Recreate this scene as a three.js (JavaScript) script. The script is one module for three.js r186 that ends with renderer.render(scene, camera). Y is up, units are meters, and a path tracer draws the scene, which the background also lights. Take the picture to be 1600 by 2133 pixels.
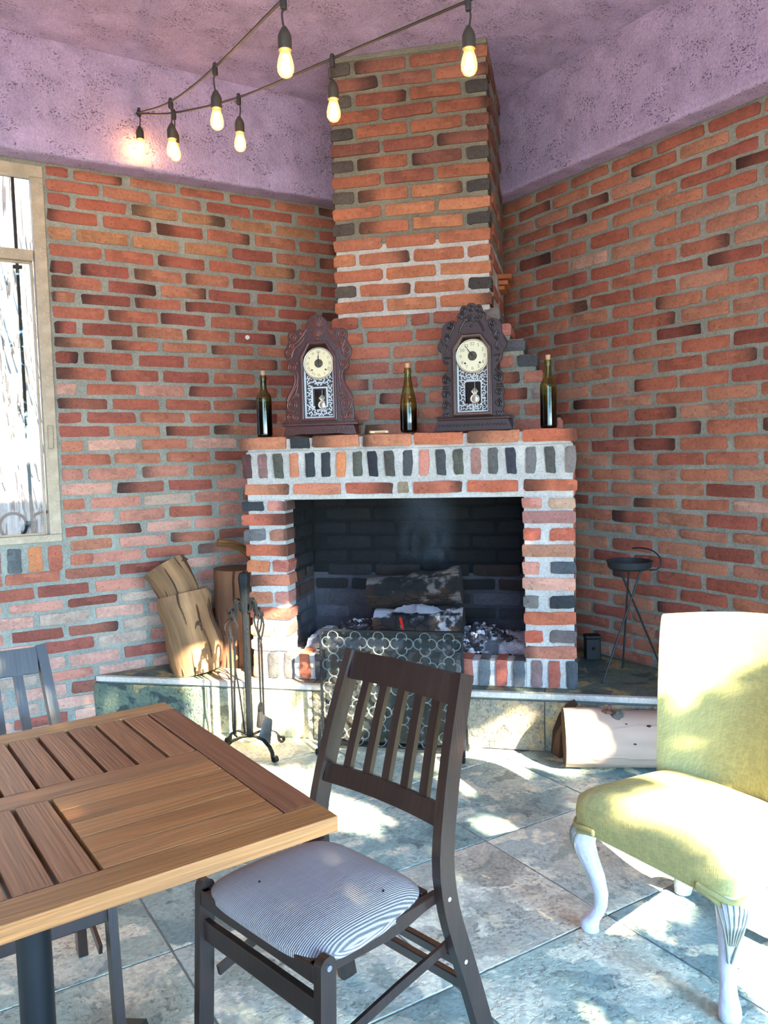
import * as THREE from 'three';
import { Sky } from 'three/addons/objects/Sky.js';
import { RoundedBoxGeometry } from 'three/addons/geometries/RoundedBoxGeometry.js';
import { mergeGeometries, toCreasedNormals } from 'three/addons/utils/BufferGeometryUtils.js';

// ---------------------------------------------------------------- camera, sky, sun, exposure
const scene = new THREE.Scene();
const camera = new THREE.PerspectiveCamera(2 * Math.atan(1066.5 / 1691.36) * 180 / Math.PI, 1600 / 2133, 0.05, 200);
camera.position.set(0.757, 1.33, 3.64);
camera.rotation.set(-0.07193546, 0.22597869, -0.02592925, 'YXZ');
const SUN = new THREE.Vector3(0.586, 0.559, 0.586).normalize();
const sky = new Sky();
sky.name = 'sky';
sky.scale.setScalar(1000);
sky.material.uniforms.sunPosition.value.copy(SUN);
sky.material.uniforms.turbidity.value = 10;
sky.material.uniforms.rayleigh.value = 0.7;
sky.material.uniforms.mieCoefficient.value = 0.006;
sky.material.uniforms.mieDirectionalG.value = 0.75;
sky.material.uniforms.cloudCoverage.value = 0.5;
sky.material.uniforms.cloudDensity.value = 0.5;
sky.material.uniforms.cloudElevation.value = 0.5;
scene.add(sky);
scene.environmentIntensity = 0.9;
const sun = new THREE.DirectionalLight(0xfff1dc, 20);
sun.position.copy(SUN).multiplyScalar(12);
sun.castShadow = true;
sun.shadow.mapSize.set(4096, 4096);
Object.assign(sun.shadow.camera, { left: -7, right: 7, top: 7, bottom: -7, near: 0.5, far: 30 });
scene.add(sun, sun.target);
const renderer = new THREE.WebGLRenderer({ antialias: true });
renderer.toneMapping = THREE.LinearToneMapping;
renderer.toneMappingExposure = 2.75;
renderer.shadowMap.enabled = true;
renderer.shadowMap.type = THREE.PCFSoftShadowMap;

// ---------------------------------------------------------------- helpers
const S = Math.SQRT1_2, PI = Math.PI, V3 = (x, y, z) => new THREE.Vector3(x, y, z), V2 = (x, y) => new THREE.Vector2(x, y);
let seedState = 7;
const seed = (n) => { seedState = n | 0; };
const rnd = () => { seedState = (seedState + 0x6d2b79f5) | 0; let t = Math.imul(seedState ^ (seedState >>> 15), 1 | seedState); t = (t + Math.imul(t ^ (t >>> 7), 61 | t)) ^ t; return ((t ^ (t >>> 14)) >>> 0) / 4294967296; };
const rr = (a, b) => a + (b - a) * rnd(), pick = (a) => a[Math.floor(rnd() * a.length)];
const clamp = (x, a = 0, b = 1) => Math.min(b, Math.max(a, x)), mix = (a, b, t) => a + (b - a) * t, sstep = (a, b, x) => { const t = clamp((x - a) / (b - a)); return t * t * (3 - 2 * t); };
const hash = (x, y, s) => { let h = Math.imul(x | 0, 374761393) ^ Math.imul(y | 0, 668265263) ^ Math.imul(s | 0, 1274126177); h = Math.imul(h ^ (h >>> 13), 1274126177); return ((h ^ (h >>> 16)) >>> 0) / 4294967296; };
const vnoise = (x, y, px, py, s) => { const ix = Math.floor(x), iy = Math.floor(y), fx = x - ix, fy = y - iy, u = fx * fx * (3 - 2 * fx), v = fy * fy * (3 - 2 * fy), m = (a, n) => ((a % n) + n) % n;
  const a = hash(m(ix, px), m(iy, py), s), b = hash(m(ix + 1, px), m(iy, py), s), c = hash(m(ix, px), m(iy + 1, py), s), d = hash(m(ix + 1, px), m(iy + 1, py), s); return mix(mix(a, b, u), mix(c, d, u), v); };
// tileable fractal noise over the unit square, f cells across (fx, fy), n octaves
const fbm = (u, v, fx, fy, s, n = 4) => { let t = 0, a = 0.5, k = 0; for (let i = 0; i < n; i++) { t += a * vnoise(u * fx, v * fy, fx, fy, s + i * 17); k += a; fx *= 2; fy *= 2; a *= 0.5; } return t / k; };
function dataTex(w, h, fn, srgb, metresX = 1, metresY = metresX) {
  const d = new Uint8Array(w * h * 4);
  for (let y = 0; y < h; y++) for (let x = 0; x < w; x++) { const c = fn(x / w, y / h), o = (y * w + x) * 4; for (let k = 0; k < 3; k++) d[o + k] = clamp(typeof c === 'number' ? c : c[k], 0, 1) * 255; d[o + 3] = 255; }
  const t = new THREE.DataTexture(d, w, h);
  t.wrapS = t.wrapT = THREE.RepeatWrapping; t.magFilter = THREE.LinearFilter; t.minFilter = THREE.LinearMipmapLinearFilter; t.generateMipmaps = true;
  if (srgb) t.colorSpace = THREE.SRGBColorSpace;
  t.repeat.set(1 / metresX, 1 / metresY); t.needsUpdate = true;
  return t;
}
function canvasTex(w, h, draw, srgb = true) {
  const c = document.createElement('canvas'); c.width = w; c.height = h; draw(c.getContext('2d'), w, h);
  const t = new THREE.CanvasTexture(c); if (srgb) t.colorSpace = THREE.SRGBColorSpace; t.magFilter = THREE.LinearFilter; return t;
}
const hex = (h) => [((h >> 16) & 255) / 255, ((h >> 8) & 255) / 255, (h & 255) / 255];
const mix3 = (a, b, t) => [mix(a[0], b[0], t), mix(a[1], b[1], t), mix(a[2], b[2], t)];
const std = (o) => new THREE.MeshStandardMaterial({ roughness: 0.8, ...o }), phys = (o) => new THREE.MeshPhysicalMaterial({ roughness: 0.5, ...o });

const taken = {};
function numbered(name) { const n = (taken[name] = (taken[name] ?? -1) + 1); return n ? name + '_' + String(n).padStart(3, '0') : name; }
function shadows(o) { o.castShadow = o.receiveShadow = true; return o; }
function mesh(name, geo, mat, parent) { const m = shadows(new THREE.Mesh(Array.isArray(geo) ? merge(geo) : geo, mat)); m.name = parent ? name : numbered(name); (parent ?? scene).add(m); return m; }
function group(name, pos = [0, 0, 0], turn = 0) { const g = new THREE.Group(); g.name = numbered(name); g.position.set(...pos); g.rotation.y = turn; scene.add(g); return g; }
function tag(o, label, category, grp) { o.userData.label = label; o.userData.category = category; if (grp) o.userData.group = grp; return o; }
function part(name, parent, pos = [0, 0, 0]) { const g = new THREE.Group(); g.name = name; g.position.set(...pos); parent.add(g); return g; }
function struct(o) { o.userData.kind = 'structure'; return o; }
function dup(src, label) { const c = src.clone(); c.name = numbered(src.name.replace(/_\d{3}$/, '')); c.userData = { ...src.userData, label }; scene.add(c); return c; }
const M4 = (p = [0, 0, 0], r = [0, 0, 0], s = [1, 1, 1]) => new THREE.Matrix4().compose(V3(...p), new THREE.Quaternion().setFromEuler(new THREE.Euler(...r)), V3(...s));
// position, normal, uv only and not indexed, so that everything merges
function plain(g) {
  let q = g.index ? g.toNonIndexed() : g;
  const n = new THREE.BufferGeometry();
  n.setAttribute('position', q.attributes.position);
  if (!q.attributes.normal) q.computeVertexNormals();
  n.setAttribute('normal', q.attributes.normal);
  n.setAttribute('uv', q.attributes.uv ?? new THREE.BufferAttribute(new Float32Array(q.attributes.position.count * 2), 2));
  return n;
}
function merge(list) { return list.length === 1 ? list[0] : mergeGeometries(list.map(plain)); }
// uv in metres from the dominant direction of each face
function boxUV(g, ox = 0, oy = 0, swap = false) {
  const q = plain(g), p = q.attributes.position, uv = new Float32Array(p.count * 2), a = V3(), b = V3(), c = V3(), n = V3();
  for (let i = 0; i < p.count; i += 3) {
    a.fromBufferAttribute(p, i); b.fromBufferAttribute(p, i + 1); c.fromBufferAttribute(p, i + 2); n.copy(b).sub(a).cross(c.clone().sub(a));
    const x = Math.abs(n.x), y = Math.abs(n.y), z = Math.abs(n.z);
    [a, b, c].forEach((v, k) => { let s, t; if (y >= x && y >= z) { s = v.x; t = v.z; } else if (x >= z) { s = v.z; t = v.y; } else { s = v.x; t = v.y; } if (swap) [s, t] = [t, s]; uv[(i + k) * 2] = s + ox; uv[(i + k) * 2 + 1] = t + oy; });
  }
  q.setAttribute('uv', new THREE.BufferAttribute(uv, 2));
  return q;
}
function box(w, h, d, pos = [0, 0, 0], rot = [0, 0, 0], r = 0.003, swap = false) { const g = boxUV(r > 0 ? new RoundedBoxGeometry(w, h, d, 1, Math.min(r, w / 2.01, h / 2.01, d / 2.01)) : new THREE.BoxGeometry(w, h, d), rnd(), rnd(), swap); return g.applyMatrix4(M4(pos, rot)); }
const curve = (pts, closed = false, tension = 0.5) => new THREE.CatmullRomCurve3(pts.map((p) => V3(...p)), closed, 'catmullrom', tension);
function tube(pts, r, seg = 24, rad = 8, closed = false, straight = false) {
  const c = straight ? new THREE.CurvePath() : curve(pts, closed);
  if (straight) for (let i = 0; i < pts.length - 1; i++) c.add(new THREE.LineCurve3(V3(...pts[i]), V3(...pts[i + 1])));
  const g = [new THREE.TubeGeometry(c, seg, r, rad, closed)];
  if (!closed) for (const p of [pts[0], pts[pts.length - 1]]) g.push(new THREE.SphereGeometry(r, rad, 6).translate(...p));
  return merge(g);
}
function rod(a, b, r, r2 = r, rad = 10) { const A = V3(...a), B = V3(...b), d = B.clone().sub(A), g = new THREE.CylinderGeometry(r2, r, d.length(), rad); g.applyMatrix4(new THREE.Matrix4().compose(A.add(B).multiplyScalar(0.5), new THREE.Quaternion().setFromUnitVectors(V3(0, 1, 0), d.normalize()), V3(1, 1, 1))); return plain(g); }
// a rectangular bar swept along points: width w along `side`, thickness t across
function bar(pts, w, t, side = [0, 0, 1], closed = false, taper) {
  const P = pts.map((p) => V3(...p)), n = P.length, W = V3(...side).normalize(), pos = [], idx = [];
  for (let i = 0; i < n; i++) {
    const T = (closed ? P[(i + 1) % n].clone().sub(P[(i + n - 1) % n]) : P[Math.min(n - 1, i + 1)].clone().sub(P[Math.max(0, i - 1)])).normalize(), s = W.clone().addScaledVector(T, -W.dot(T)).normalize(), N = s.clone().cross(T).normalize();
    const k = taper ? taper(i / (n - 1)) : 1;
    for (const [a, b] of [[-1, -1], [1, -1], [1, 1], [-1, 1]]) pos.push(P[i].clone().addScaledVector(s, a * w / 2 * k).addScaledVector(N, b * t / 2 * k));
  }
  const m = closed ? n : n - 1, out = [], q = (a, b, c, d) => out.push(pos[a], pos[b], pos[c], pos[a], pos[c], pos[d]);
  for (let i = 0; i < m; i++) { const a = i * 4, b = ((i + 1) % n) * 4; for (let k = 0; k < 4; k++) { const l = (k + 1) % 4; q(a + k, a + l, b + l, b + k); } }
  if (!closed) { q(3, 2, 1, 0); const e = (n - 1) * 4; q(e, e + 1, e + 2, e + 3); }
  const g = new THREE.BufferGeometry().setFromPoints(out); g.computeVertexNormals();
  return boxUV(g);
}
const lathe = (pts, seg = 32) => plain(new THREE.LatheGeometry(pts.map((p) => V2(...p)), seg));
function shapeOf(pts, smooth) { const s = new THREE.Shape(); if (smooth) { s.moveTo(...pts[0]); s.splineThru(pts.slice(1).concat([pts[0]]).map((p) => V2(...p))); } else pts.forEach((p, i) => (i ? s.lineTo(...p) : s.moveTo(...p))); s.closePath(); return s; }
function extrude(shape, depth, bevel = 0.002, seg = 1, curveSeg = 12) { return boxUV(new THREE.ExtrudeGeometry(shape, { depth: depth - 2 * bevel, bevelEnabled: bevel > 0, bevelThickness: bevel, bevelSize: bevel, bevelOffset: -bevel, bevelSegments: seg, curveSegments: curveSeg }).translate(0, 0, bevel)); }
function spiral(cx, cy, r0, r1, turns, start, dir = 1, n = 28, z = 0) { const p = []; for (let i = 0; i <= n; i++) { const t = i / n, a = start + dir * t * turns * 2 * PI, r = mix(r0, r1, t); p.push([cx + r * Math.cos(a), cy + r * Math.sin(a), z]); } return p; }
// closed grid surface from f(u, v) -> [x, y, z]
function surf(f, nu, nv, wrapU = false) {
  const pos = [], uv = [], idx = [];
  for (let j = 0; j <= nv; j++) for (let i = 0; i <= nu; i++) { pos.push(...f(i / nu, j / nv)); uv.push(i / nu, j / nv); }
  for (let j = 0; j < nv; j++) for (let i = 0; i < nu; i++) { const a = j * (nu + 1) + i; idx.push(a, a + 1, a + nu + 2, a, a + nu + 2, a + nu + 1); }
  const g = new THREE.BufferGeometry(); g.setAttribute('position', new THREE.Float32BufferAttribute(pos, 3)); g.setAttribute('uv', new THREE.Float32BufferAttribute(uv, 2)); g.setIndex(idx); g.computeVertexNormals();
  if (wrapU) { const n = g.attributes.normal; for (let j = 0; j <= nv; j++) { const a = j * (nu + 1), b = a + nu, v = V3(n.getX(a) + n.getX(b), n.getY(a) + n.getY(b), n.getZ(a) + n.getZ(b)).normalize(); n.setXYZ(a, v.x, v.y, v.z); n.setXYZ(b, v.x, v.y, v.z); } }
  return g;
}

// ---------------------------------------------------------------- surface patterns
const grainTex = dataTex(512, 512, (u, v) => { const a = fbm(u, v, 6, 6, 3, 5), b = fbm(u, v, 40, 40, 9, 3), pit = sstep(0.76, 0.84, fbm(u, v, 70, 70, 21, 2)), smear = sstep(0.62, 0.78, fbm(u, v, 9, 22, 31, 4)); const k = 0.78 + 0.3 * a + 0.16 * (b - 0.5) - 0.1 * pit; return [k + smear * 0.1, k + smear * 0.13, k + smear * 0.14]; }, true, 0.45);
const grainBump = dataTex(512, 512, (u, v) => 0.5 + 0.5 * (fbm(u, v, 40, 40, 9, 3) - 0.5) + 0.5 * (fbm(u, v, 7, 7, 3, 4) - 0.5) - 0.35 * sstep(0.76, 0.84, fbm(u, v, 70, 70, 21, 2)), false, 0.45);
const mortarTex = dataTex(512, 512, (u, v) => { const a = fbm(u, v, 5, 5, 41, 4), b = fbm(u, v, 90, 90, 43, 2), k = 0.78 + 0.26 * a + 0.2 * (b - 0.5); return [k, k, k]; }, true, 0.5);
const mortarBump = dataTex(512, 512, (u, v) => 0.5 + 0.5 * (fbm(u, v, 90, 90, 43, 2) - 0.5) + 0.5 * (fbm(u, v, 14, 14, 47, 3) - 0.5), false, 0.5);
const mMortar = std({ name: 'grey_mortar', color: 0x9a9a8c, map: mortarTex, bumpMap: mortarBump, bumpScale: 0.004, roughness: 0.95 });
const mPaleMortar = std({ name: 'pale_mortar', color: 0xc9c6bd, map: mortarTex, bumpMap: mortarBump, bumpScale: 0.0015, roughness: 0.95 });
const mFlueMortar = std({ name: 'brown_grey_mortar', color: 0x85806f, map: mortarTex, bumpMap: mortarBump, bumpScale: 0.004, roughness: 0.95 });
const brickMats = {};
const brickMat = (c) => (brickMats[c] ??= std({ name: 'brick_' + c.toString(16), color: c, vertexColors: true, map: grainTex, bumpMap: grainBump, bumpScale: 0.004, roughness: 0.88 }));
// stucco paint: a troweled lime surface with dark fibrous nicks
const stuccoTex = dataTex(1024, 1024, (u, v) => { const k = 0.86 + 0.2 * (fbm(u, v, 7, 7, 61, 4) - 0.35) + 0.16 * (fbm(u, v, 120, 90, 63, 2) - 0.5), n = sstep(0.7, 0.8, fbm(u, v, 100, 150, 67, 2)) * sstep(0.5, 0.66, fbm(u, v, 9, 9, 69, 3)); return [k - 0.3 * n, k - 0.31 * n, k - 0.28 * n]; }, true, 0.62);
const stuccoBump = dataTex(1024, 1024, (u, v) => 0.6 + 0.35 * (fbm(u, v, 110, 80, 63, 3) - 0.5) + 0.3 * (fbm(u, v, 24, 18, 65, 3) - 0.5) - 0.5 * sstep(0.7, 0.8, fbm(u, v, 100, 150, 67, 2)) * sstep(0.5, 0.66, fbm(u, v, 9, 9, 69, 3)), false, 0.62);
const mStucco = std({ name: 'mauve_stucco', color: 0xb9a3c2, map: stuccoTex, bumpMap: stuccoBump, bumpScale: 0.008, roughness: 0.95 });
const dustTex = dataTex(256, 256, (u, v) => { const k = 0.9 + 0.25 * (fbm(u, v, 6, 6, 331, 4) - 0.5), w = sstep(0.74, 0.78, fbm(u, v, 50, 50, 333, 2)); return mix3([k, k, k], [1.6, 1.5, 1.4], w * 0.35); }, true, 0.3);

// ---------------------------------------------------------------- bricks
// An irregular moulded brick, L x H, front face at z = 0, D deep; burn < 0 darkens the left end, > 0 the right end (kiln marks)
const brickCache = {};
function brickGeo(L, H, D, variant, burn = 0) {
  const key = [Math.round(L * 200), Math.round(H * 400), D, variant, burn].join();
  if (brickCache[key]) return brickCache[key];
  const keep = seedState; seed(variant * 977 + Math.round(L * 200) * 31 + Math.round(H * 400) * 7 + 5);
  const xs = [0, 0.012 / L, 0.26, 0.5, 0.74, 1 - 0.012 / L, 1].map((u) => u), ys = [0, 0.16, 0.84, 1], nx = xs.length, ny = ys.length, P = [], C = [], U = [], ou = rnd() * 3, ov = rnd() * 3;
  const wob = [rr(-1, 1), rr(-1, 1), rr(-1, 1), rr(-1, 1)], amt = 0.0022;
  for (let j = 0; j < ny; j++) for (let i = 0; i < nx; i++) {
    const u = xs[i], v = ys[j], ex = i === 0 || i === nx - 1, ey = j === 0 || j === ny - 1;
    let x = (u - 0.5) * L, y = (v - 0.5) * H, z = 0;
    if (ex || ey) z = -0.0035; if (ex && ey) { z = -0.006; x *= 1 - 0.006 / L; y *= 1 - 0.004 / H; }
    x += (ex ? rr(-1, 1) * amt * 1.5 : 0) + wob[0] * amt * (v - 0.5); y += (ey ? rr(-1, 1) * amt : 0) + wob[1] * amt * (u - 0.5) * 2 + wob[2] * amt * Math.sin(u * 3); if (!ex && !ey) z += rr(-0.0016, 0.0016);
    P.push([x, y, z]); U.push([x + ou, y + ov]);
    const k = burn === 0 ? 0 : burn === 3 ? 1 : burn < 0 ? [1, 1, 0.75, 0.1, 0, 0, 0][i] * (burn < -1 ? 1 : i < 2 ? 0.9 : i === 2 ? 0.25 : 0) : [0, 0, 0, 0.1, 0.75, 1, 1][i] * (burn > 1 ? 1 : i > 4 ? 0.9 : i === 4 ? 0.25 : 0);
    C.push(mix3([1, 1, 1], [0.2, 0.25, 0.27], clamp(k + (k > 0 ? rr(-0.12, 0.1) : 0))));
  }
  const pos = [], col = [], uv = [], tri = (a, b, c) => [a, b, c].forEach((k) => { pos.push(...P[k]); col.push(...C[k]); uv.push(...U[k]); });
  for (let j = 0; j < ny - 1; j++) for (let i = 0; i < nx - 1; i++) { const a = j * nx + i; tri(a, a + 1, a + nx + 1); tri(a, a + nx + 1, a + nx); }
  const ring = []; for (let i = 0; i < nx; i++) ring.push(i); for (let j = 1; j < ny; j++) ring.push(j * nx + nx - 1); for (let i = nx - 2; i >= 0; i--) ring.push((ny - 1) * nx + i); for (let j = ny - 2; j > 0; j--) ring.push(j * nx);
  const base = P.length; ring.forEach((k) => { P.push([P[k][0], P[k][1], -D]); C.push(C[k]); U.push([U[k][0] + (Math.abs(P[k][0]) > L * 0.45 ? D * Math.sign(P[k][0]) : 0), U[k][1] + D * 0.7]); });
  ring.forEach((k, q) => { const r = (q + 1) % ring.length; tri(ring[q], base + q, base + r); tri(ring[q], base + r, ring[r]); });
  const g = new THREE.BufferGeometry();
  g.setAttribute('position', new THREE.Float32BufferAttribute(pos, 3)); g.setAttribute('color', new THREE.Float32BufferAttribute(col, 3)); g.setAttribute('uv', new THREE.Float32BufferAttribute(uv, 2));
  g.computeVertexNormals();
  seedState = keep;
  return (brickCache[key] = toCreasedNormals(g, 0.75));
}
const massed = (list) => { const p = list.map(([geo, m]) => geo.clone().applyMatrix4(m)); return mergeGeometries(p); };
// one course of a wall: bricks at `start + k * module` between x0 and x1, individually where `one(x, y)` says so, else into `mass`
function course(parent, y, h, start, module, len, x0, x1, choose, one, mass) {
  for (let k = Math.floor((x0 - start) / module) - 1; start + k * module < x1; k++) {
    let a = start + k * module + rr(-0.006, 0.006), b = a + len + rr(-0.008, 0.006);
    a = Math.max(a, x0); b = Math.min(b, x1); if (b - a < 0.03) continue;
    const L = b - a, x = (a + b) / 2, c = choose(x, y), burn = c.burn ?? 0, geo = brickGeo(L, h, 0.03, Math.floor(rnd() * 5), burn), pos = [x, y + h / 2 + rr(-0.002, 0.002), rr(-0.003, 0.004)], rz = rr(-0.008, 0.008);
    if (one(x, y)) { const m = mesh('brick', geo, brickMat(c.color), parent); m.position.set(...pos); m.rotation.z = rz; } else (mass[c.color] ??= []).push([geo, M4(pos, [0, 0, rz])]);
  }
}
const burns = (p) => (rnd() < p ? pick([-2, -1, -1, 1, 1, 2]) : 0);
const REDS = [0xab644c, 0xa15a45, 0xad6950, 0x9a5444, 0xb07155], PINKS = [0xc4907c, 0xbf8571, 0xc99883, 0xbb7c67], TANS = [0xb49a86, 0xb0937f], DARKS = [0x8a4a3a, 0x824536, 0x8f5643];

// ---------------------------------------------------------------- floor of riven tiles, laid square to the two brick walls
const slateTex = (s, cols, ww) => dataTex(512, 512, (u, v) => {
  const wu = fbm(u, v, 4, 4, s, 4) - 0.5, wv = fbm(u, v, 4, 4, s + 5, 4) - 0.5, U = u + wu * 0.35 + 1, W = v + wv * 0.35 + 1;
  const n1 = fbm(U, W, 3, 3, s + 9, 5), n2 = fbm(U, W, 5, 5, s + 14, 5), n3 = fbm(u, v, 60, 60, s + 3, 3), dots = sstep(0.6, 0.7, fbm(u, v, 64, 52, s + 29, 3)) * sstep(0.42, 0.6, fbm(u, v, 6, 6, s + 33, 2));
  let c = mix3(cols[0], cols[1], sstep(0.38, 0.6, n1)); c = mix3(c, cols[2], sstep(0.56, 0.68, n2) * ww); c = mix3(c, cols[3], sstep(0.36, 0.3, n2) * 0.8);
  const k = 1.06 + 0.3 * (n3 - 0.5) + 0.2 * (n1 - 0.5) - 0.24 * dots; return [c[0] * k, c[1] * k, c[2] * k]; }, true, 0.545);
const slateBump = dataTex(512, 512, (u, v) => { const wu = fbm(u, v, 4, 4, 77, 4) - 0.5; return 0.5 + 0.5 * (fbm(u + wu * 0.2 + 1, v + 1, 6, 6, 79, 5) - 0.5) + 0.25 * (fbm(u, v, 50, 50, 83, 2) - 0.5) - 0.3 * sstep(0.6, 0.7, fbm(u, v, 64, 52, 120, 3)); }, false, 0.545);
const FLOORCOLS = [
  [0xb6b8a2, 0x9aa591, 0xd9d2b3, 0x76857b], [0xa4b09f, 0x7f9287, 0xd0caad, 0x63756f], [0xbfb69d, 0xa59f8a, 0xded4b5, 0x8b8f80], [0x97a799, 0x71857d, 0xd9cfab, 0x5c6e6c], [0xc3c3ab, 0xa9b09f, 0xe3dbbb, 0x8a9686], [0xb4ab92, 0x969583, 0xc6aa88, 0x7a8276]].map((r) => r.map(hex));
const floorMats = FLOORCOLS.map((c, i) => std({ name: 'floor_tile_' + i, map: slateTex(200 + i * 40, c, 0.9), bumpMap: slateBump, bumpScale: 0.003, roughness: 0.42 }));
const HEARTHCOLS = [[0x5f6a58, 0x3d4a46, 0xa08a58, 0x2c3836], [0xa59a76, 0xb9a577, 0x8a8d78, 0x6f6a55], [0xa3916c, 0x8f8a76, 0xb79664, 0x6a6a60], [0x8d8266, 0xa88f62, 0x777a6c, 0x55584f], [0x8a7d66, 0x6f6b5e, 0x9a8462, 0x4d4d47]].map((r) => r.map(hex));
const slabMats = HEARTHCOLS.map((c, i) => std({ name: 'hearth_tile_' + i, map: slateTex(520 + i * 40, c, 0.9), bumpMap: slateBump, bumpScale: 0.006, roughness: 0.6 }));
const mGrout = std({ name: 'grout', color: 0x8c8f88, map: mortarTex, roughness: 0.9 });
{
  const T = 0.545, A0 = 0.9975, B0 = -0.34, f = struct(group('floor', [0, 0, 0], PI / 4));
  mesh('grout', box(5.75, 0.2, 4.75, [-1.65, -0.1035, 1.2], [0, 0, 0], 0), mGrout, f);
  const geos = [0, 1, 2, 3].map(() => box(T - 0.006, 0.02, T - 0.006, [0, -0.01, 0], [0, 0, 0], 0.0025));
  seed(12);
  for (let i = -4; i < 5; i++) for (let j = -7; j < 3; j++) {
    const a = A0 + (i + 0.5) * T, b = B0 + (j + 0.5) * T; if (a > 3.5 || b > 1.3 || b < -4.5 || (a - b) * S < -0.2 || a < -1.3) continue;
    let k = Math.floor(rnd() * 6); if (i === 1 && j === 0) k = 3; if (i === 0 && j === -1) k = 2; if (i === 0 && j === 0) k = 4; if (i === 1 && j === -1) k = 0; if (i === -1 && j === -1) k = 1; if (i === 0 && j === -2) k = 4; if (i === 1 && j === -2) k = 1;
    const m = mesh('floor_tile', pick(geos), floorMats[k], f); m.position.set(b, rr(-0.0006, 0.0006), a); m.rotation.y = Math.floor(rnd() * 4) * PI / 2;
  }
}
// ---------------------------------------------------------------- brick walls
const CORNER = [0.042, 0, -1.545];
const WIN = { x0: -3.45, x1: -2.4, y0: 0.945, y1: 2.722 };
{
  const w = struct(group('wall_left', CORNER, PI / 4)), slab = (x0, x1, y0, y1) => box(x1 - x0, y1 - y0, 0.22, [(x0 + x1) / 2, (y0 + y1) / 2, -0.118], [0, 0, 0], 0);
  mesh('mortar', [slab(-5.6, WIN.x0, 0, 3.4), slab(WIN.x1, 0.2, 0, 3.4), slab(WIN.x0, WIN.x1, 0, WIN.y0), slab(WIN.x0, WIN.x1, WIN.y1, 3.4)], mMortar, w);
  const rows = [2.689, 2.62, 2.55, 2.475, 2.394, 2.315, 2.236, 2.163, 2.097, 2.022, 1.947, 1.883, 1.805, 1.726, 1.655, 1.586, 1.518, 1.45, 1.381, 1.314, 1.237, 1.166, 1.097, 1.025, 0.96, 0.892, 0.822, 0.753, 0.675, 0.615, 0.54, 0.472, 0.4, 0.322, 0.258, 0.186, 0.118, 0.05], mass = {};
  seed(101);
  const choose = (x, y) => {
    const low = sstep(1.9, 1.1, y), r = rnd();
    if (y > 2.3) return { color: r < 0.25 ? 0xb07a56 : pick(REDS), burn: burns(0.32) };
    if (r < 0.46 * low) return { color: pick(PINKS), burn: burns(0.06) };
    if (r < 0.62 * low) return { color: pick(TANS), burn: 0 };
    if (r > 0.93) return { color: pick(DARKS), burn: burns(0.4) };
    return { color: pick(REDS), burn: burns(0.5 - 0.25 * low) };
  };
  const one = (x, y) => x > -3.0 && x < (y > 1.4 ? -0.72 : -0.95) && y > 0.1;
  rows.forEach((y, i) => {
    const h = i ? Math.min(rows[i - 1] - y - 0.018, 0.056) : 0.042, nearWin = y > WIN.y0 - 0.02, x0 = nearWin ? WIN.x1 + 0.012 : y > 0.78 ? WIN.x1 + 0.035 : -5.5;
    if (i % 2 === 0) { if (y > 0.78) course(w, y, h, x0, 9, 0.105, x0, x0 + 0.105, choose, one, mass); course(w, y, h, -2.256, 0.265, 0.237, y > 0.78 ? -2.27 : x0, -0.03, choose, one, mass); } else course(w, y, h, -2.391, 0.265, 0.237, x0, -0.03, choose, one, mass);
    if (y > 0.78) course(w, y, h, i % 2 ? -3.7 : -3.83, 0.265, 0.237, -5.5, WIN.x0 - 0.02, choose, () => false, mass);
  });
  // soldier course under the window
  [0xa55b45, 0xb9744a, 0x5d605e, 0x93685f, 0xa04a35, 0xad6a48, 0x6a5750, 0xb0604a, 0x8a5a4c, 0xa8573d, 0x9c6a58].forEach((c, k) => { const m = mesh('brick', brickGeo(0.12, 0.062, 0.03, k % 4, 0), brickMat(c), w); m.position.set(WIN.x1 - 0.035 - k * 0.092, 0.865, 0); m.rotation.z = PI / 2 + rr(-0.02, 0.02); });
  for (const c in mass) { const m = mesh('brick_course', massed(mass[c]), brickMat(+c), w); m.userData.kind = 'stuff'; }
}
{
  const w = struct(group('wall_right', CORNER, -PI / 4));
  mesh('mortar', box(5.0, 3.4, 0.22, [2.35, 1.7, -0.118], [0, 0, 0], 0), mMortar, w);
  const rows = [2.68, 2.613, 2.546, 2.484, 2.416, 2.336, 2.259, 2.18, 2.113, 2.039, 1.967, 1.893, 1.828, 1.752, 1.681, 1.597, 1.531, 1.459, 1.382, 1.311, 1.24, 1.171, 1.1, 1.038, 0.959, 0.9, 0.817, 0.749, 0.675, 0.605, 0.535, 0.465, 0.395, 0.325, 0.262, 0.19, 0.12, 0.05], mass = {};
  seed(202);
  const reds = REDS, soft = [0xae7459, 0xa97059, 0xb27c63];
  const choose = (x, y) => { const r = rnd(); return r < 0.26 ? { color: pick(soft), burn: 0 } : r < 0.34 ? { color: pick(DARKS), burn: burns(0.3) } : r > 0.985 ? { color: 0xc29682, burn: 0 } : { color: pick(reds), burn: burns(0.2) }; };
  const one = (x, y) => x > (y > 1.5 ? 0.46 : 0.9) && x < 2.45 && y > 0.25;
  rows.forEach((y, i) => { const h = i ? Math.min(rows[i - 1] - y - 0.017, 0.058) : 0.048; course(w, y, h, i % 2 ? 0.9 : 0.765, 0.272, 0.245, 0.02, 4.8, choose, one, mass); });
  for (const c in mass) { const m = mesh('brick_course', massed(mass[c]), brickMat(+c), w); m.userData.kind = 'stuff'; }
}
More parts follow.
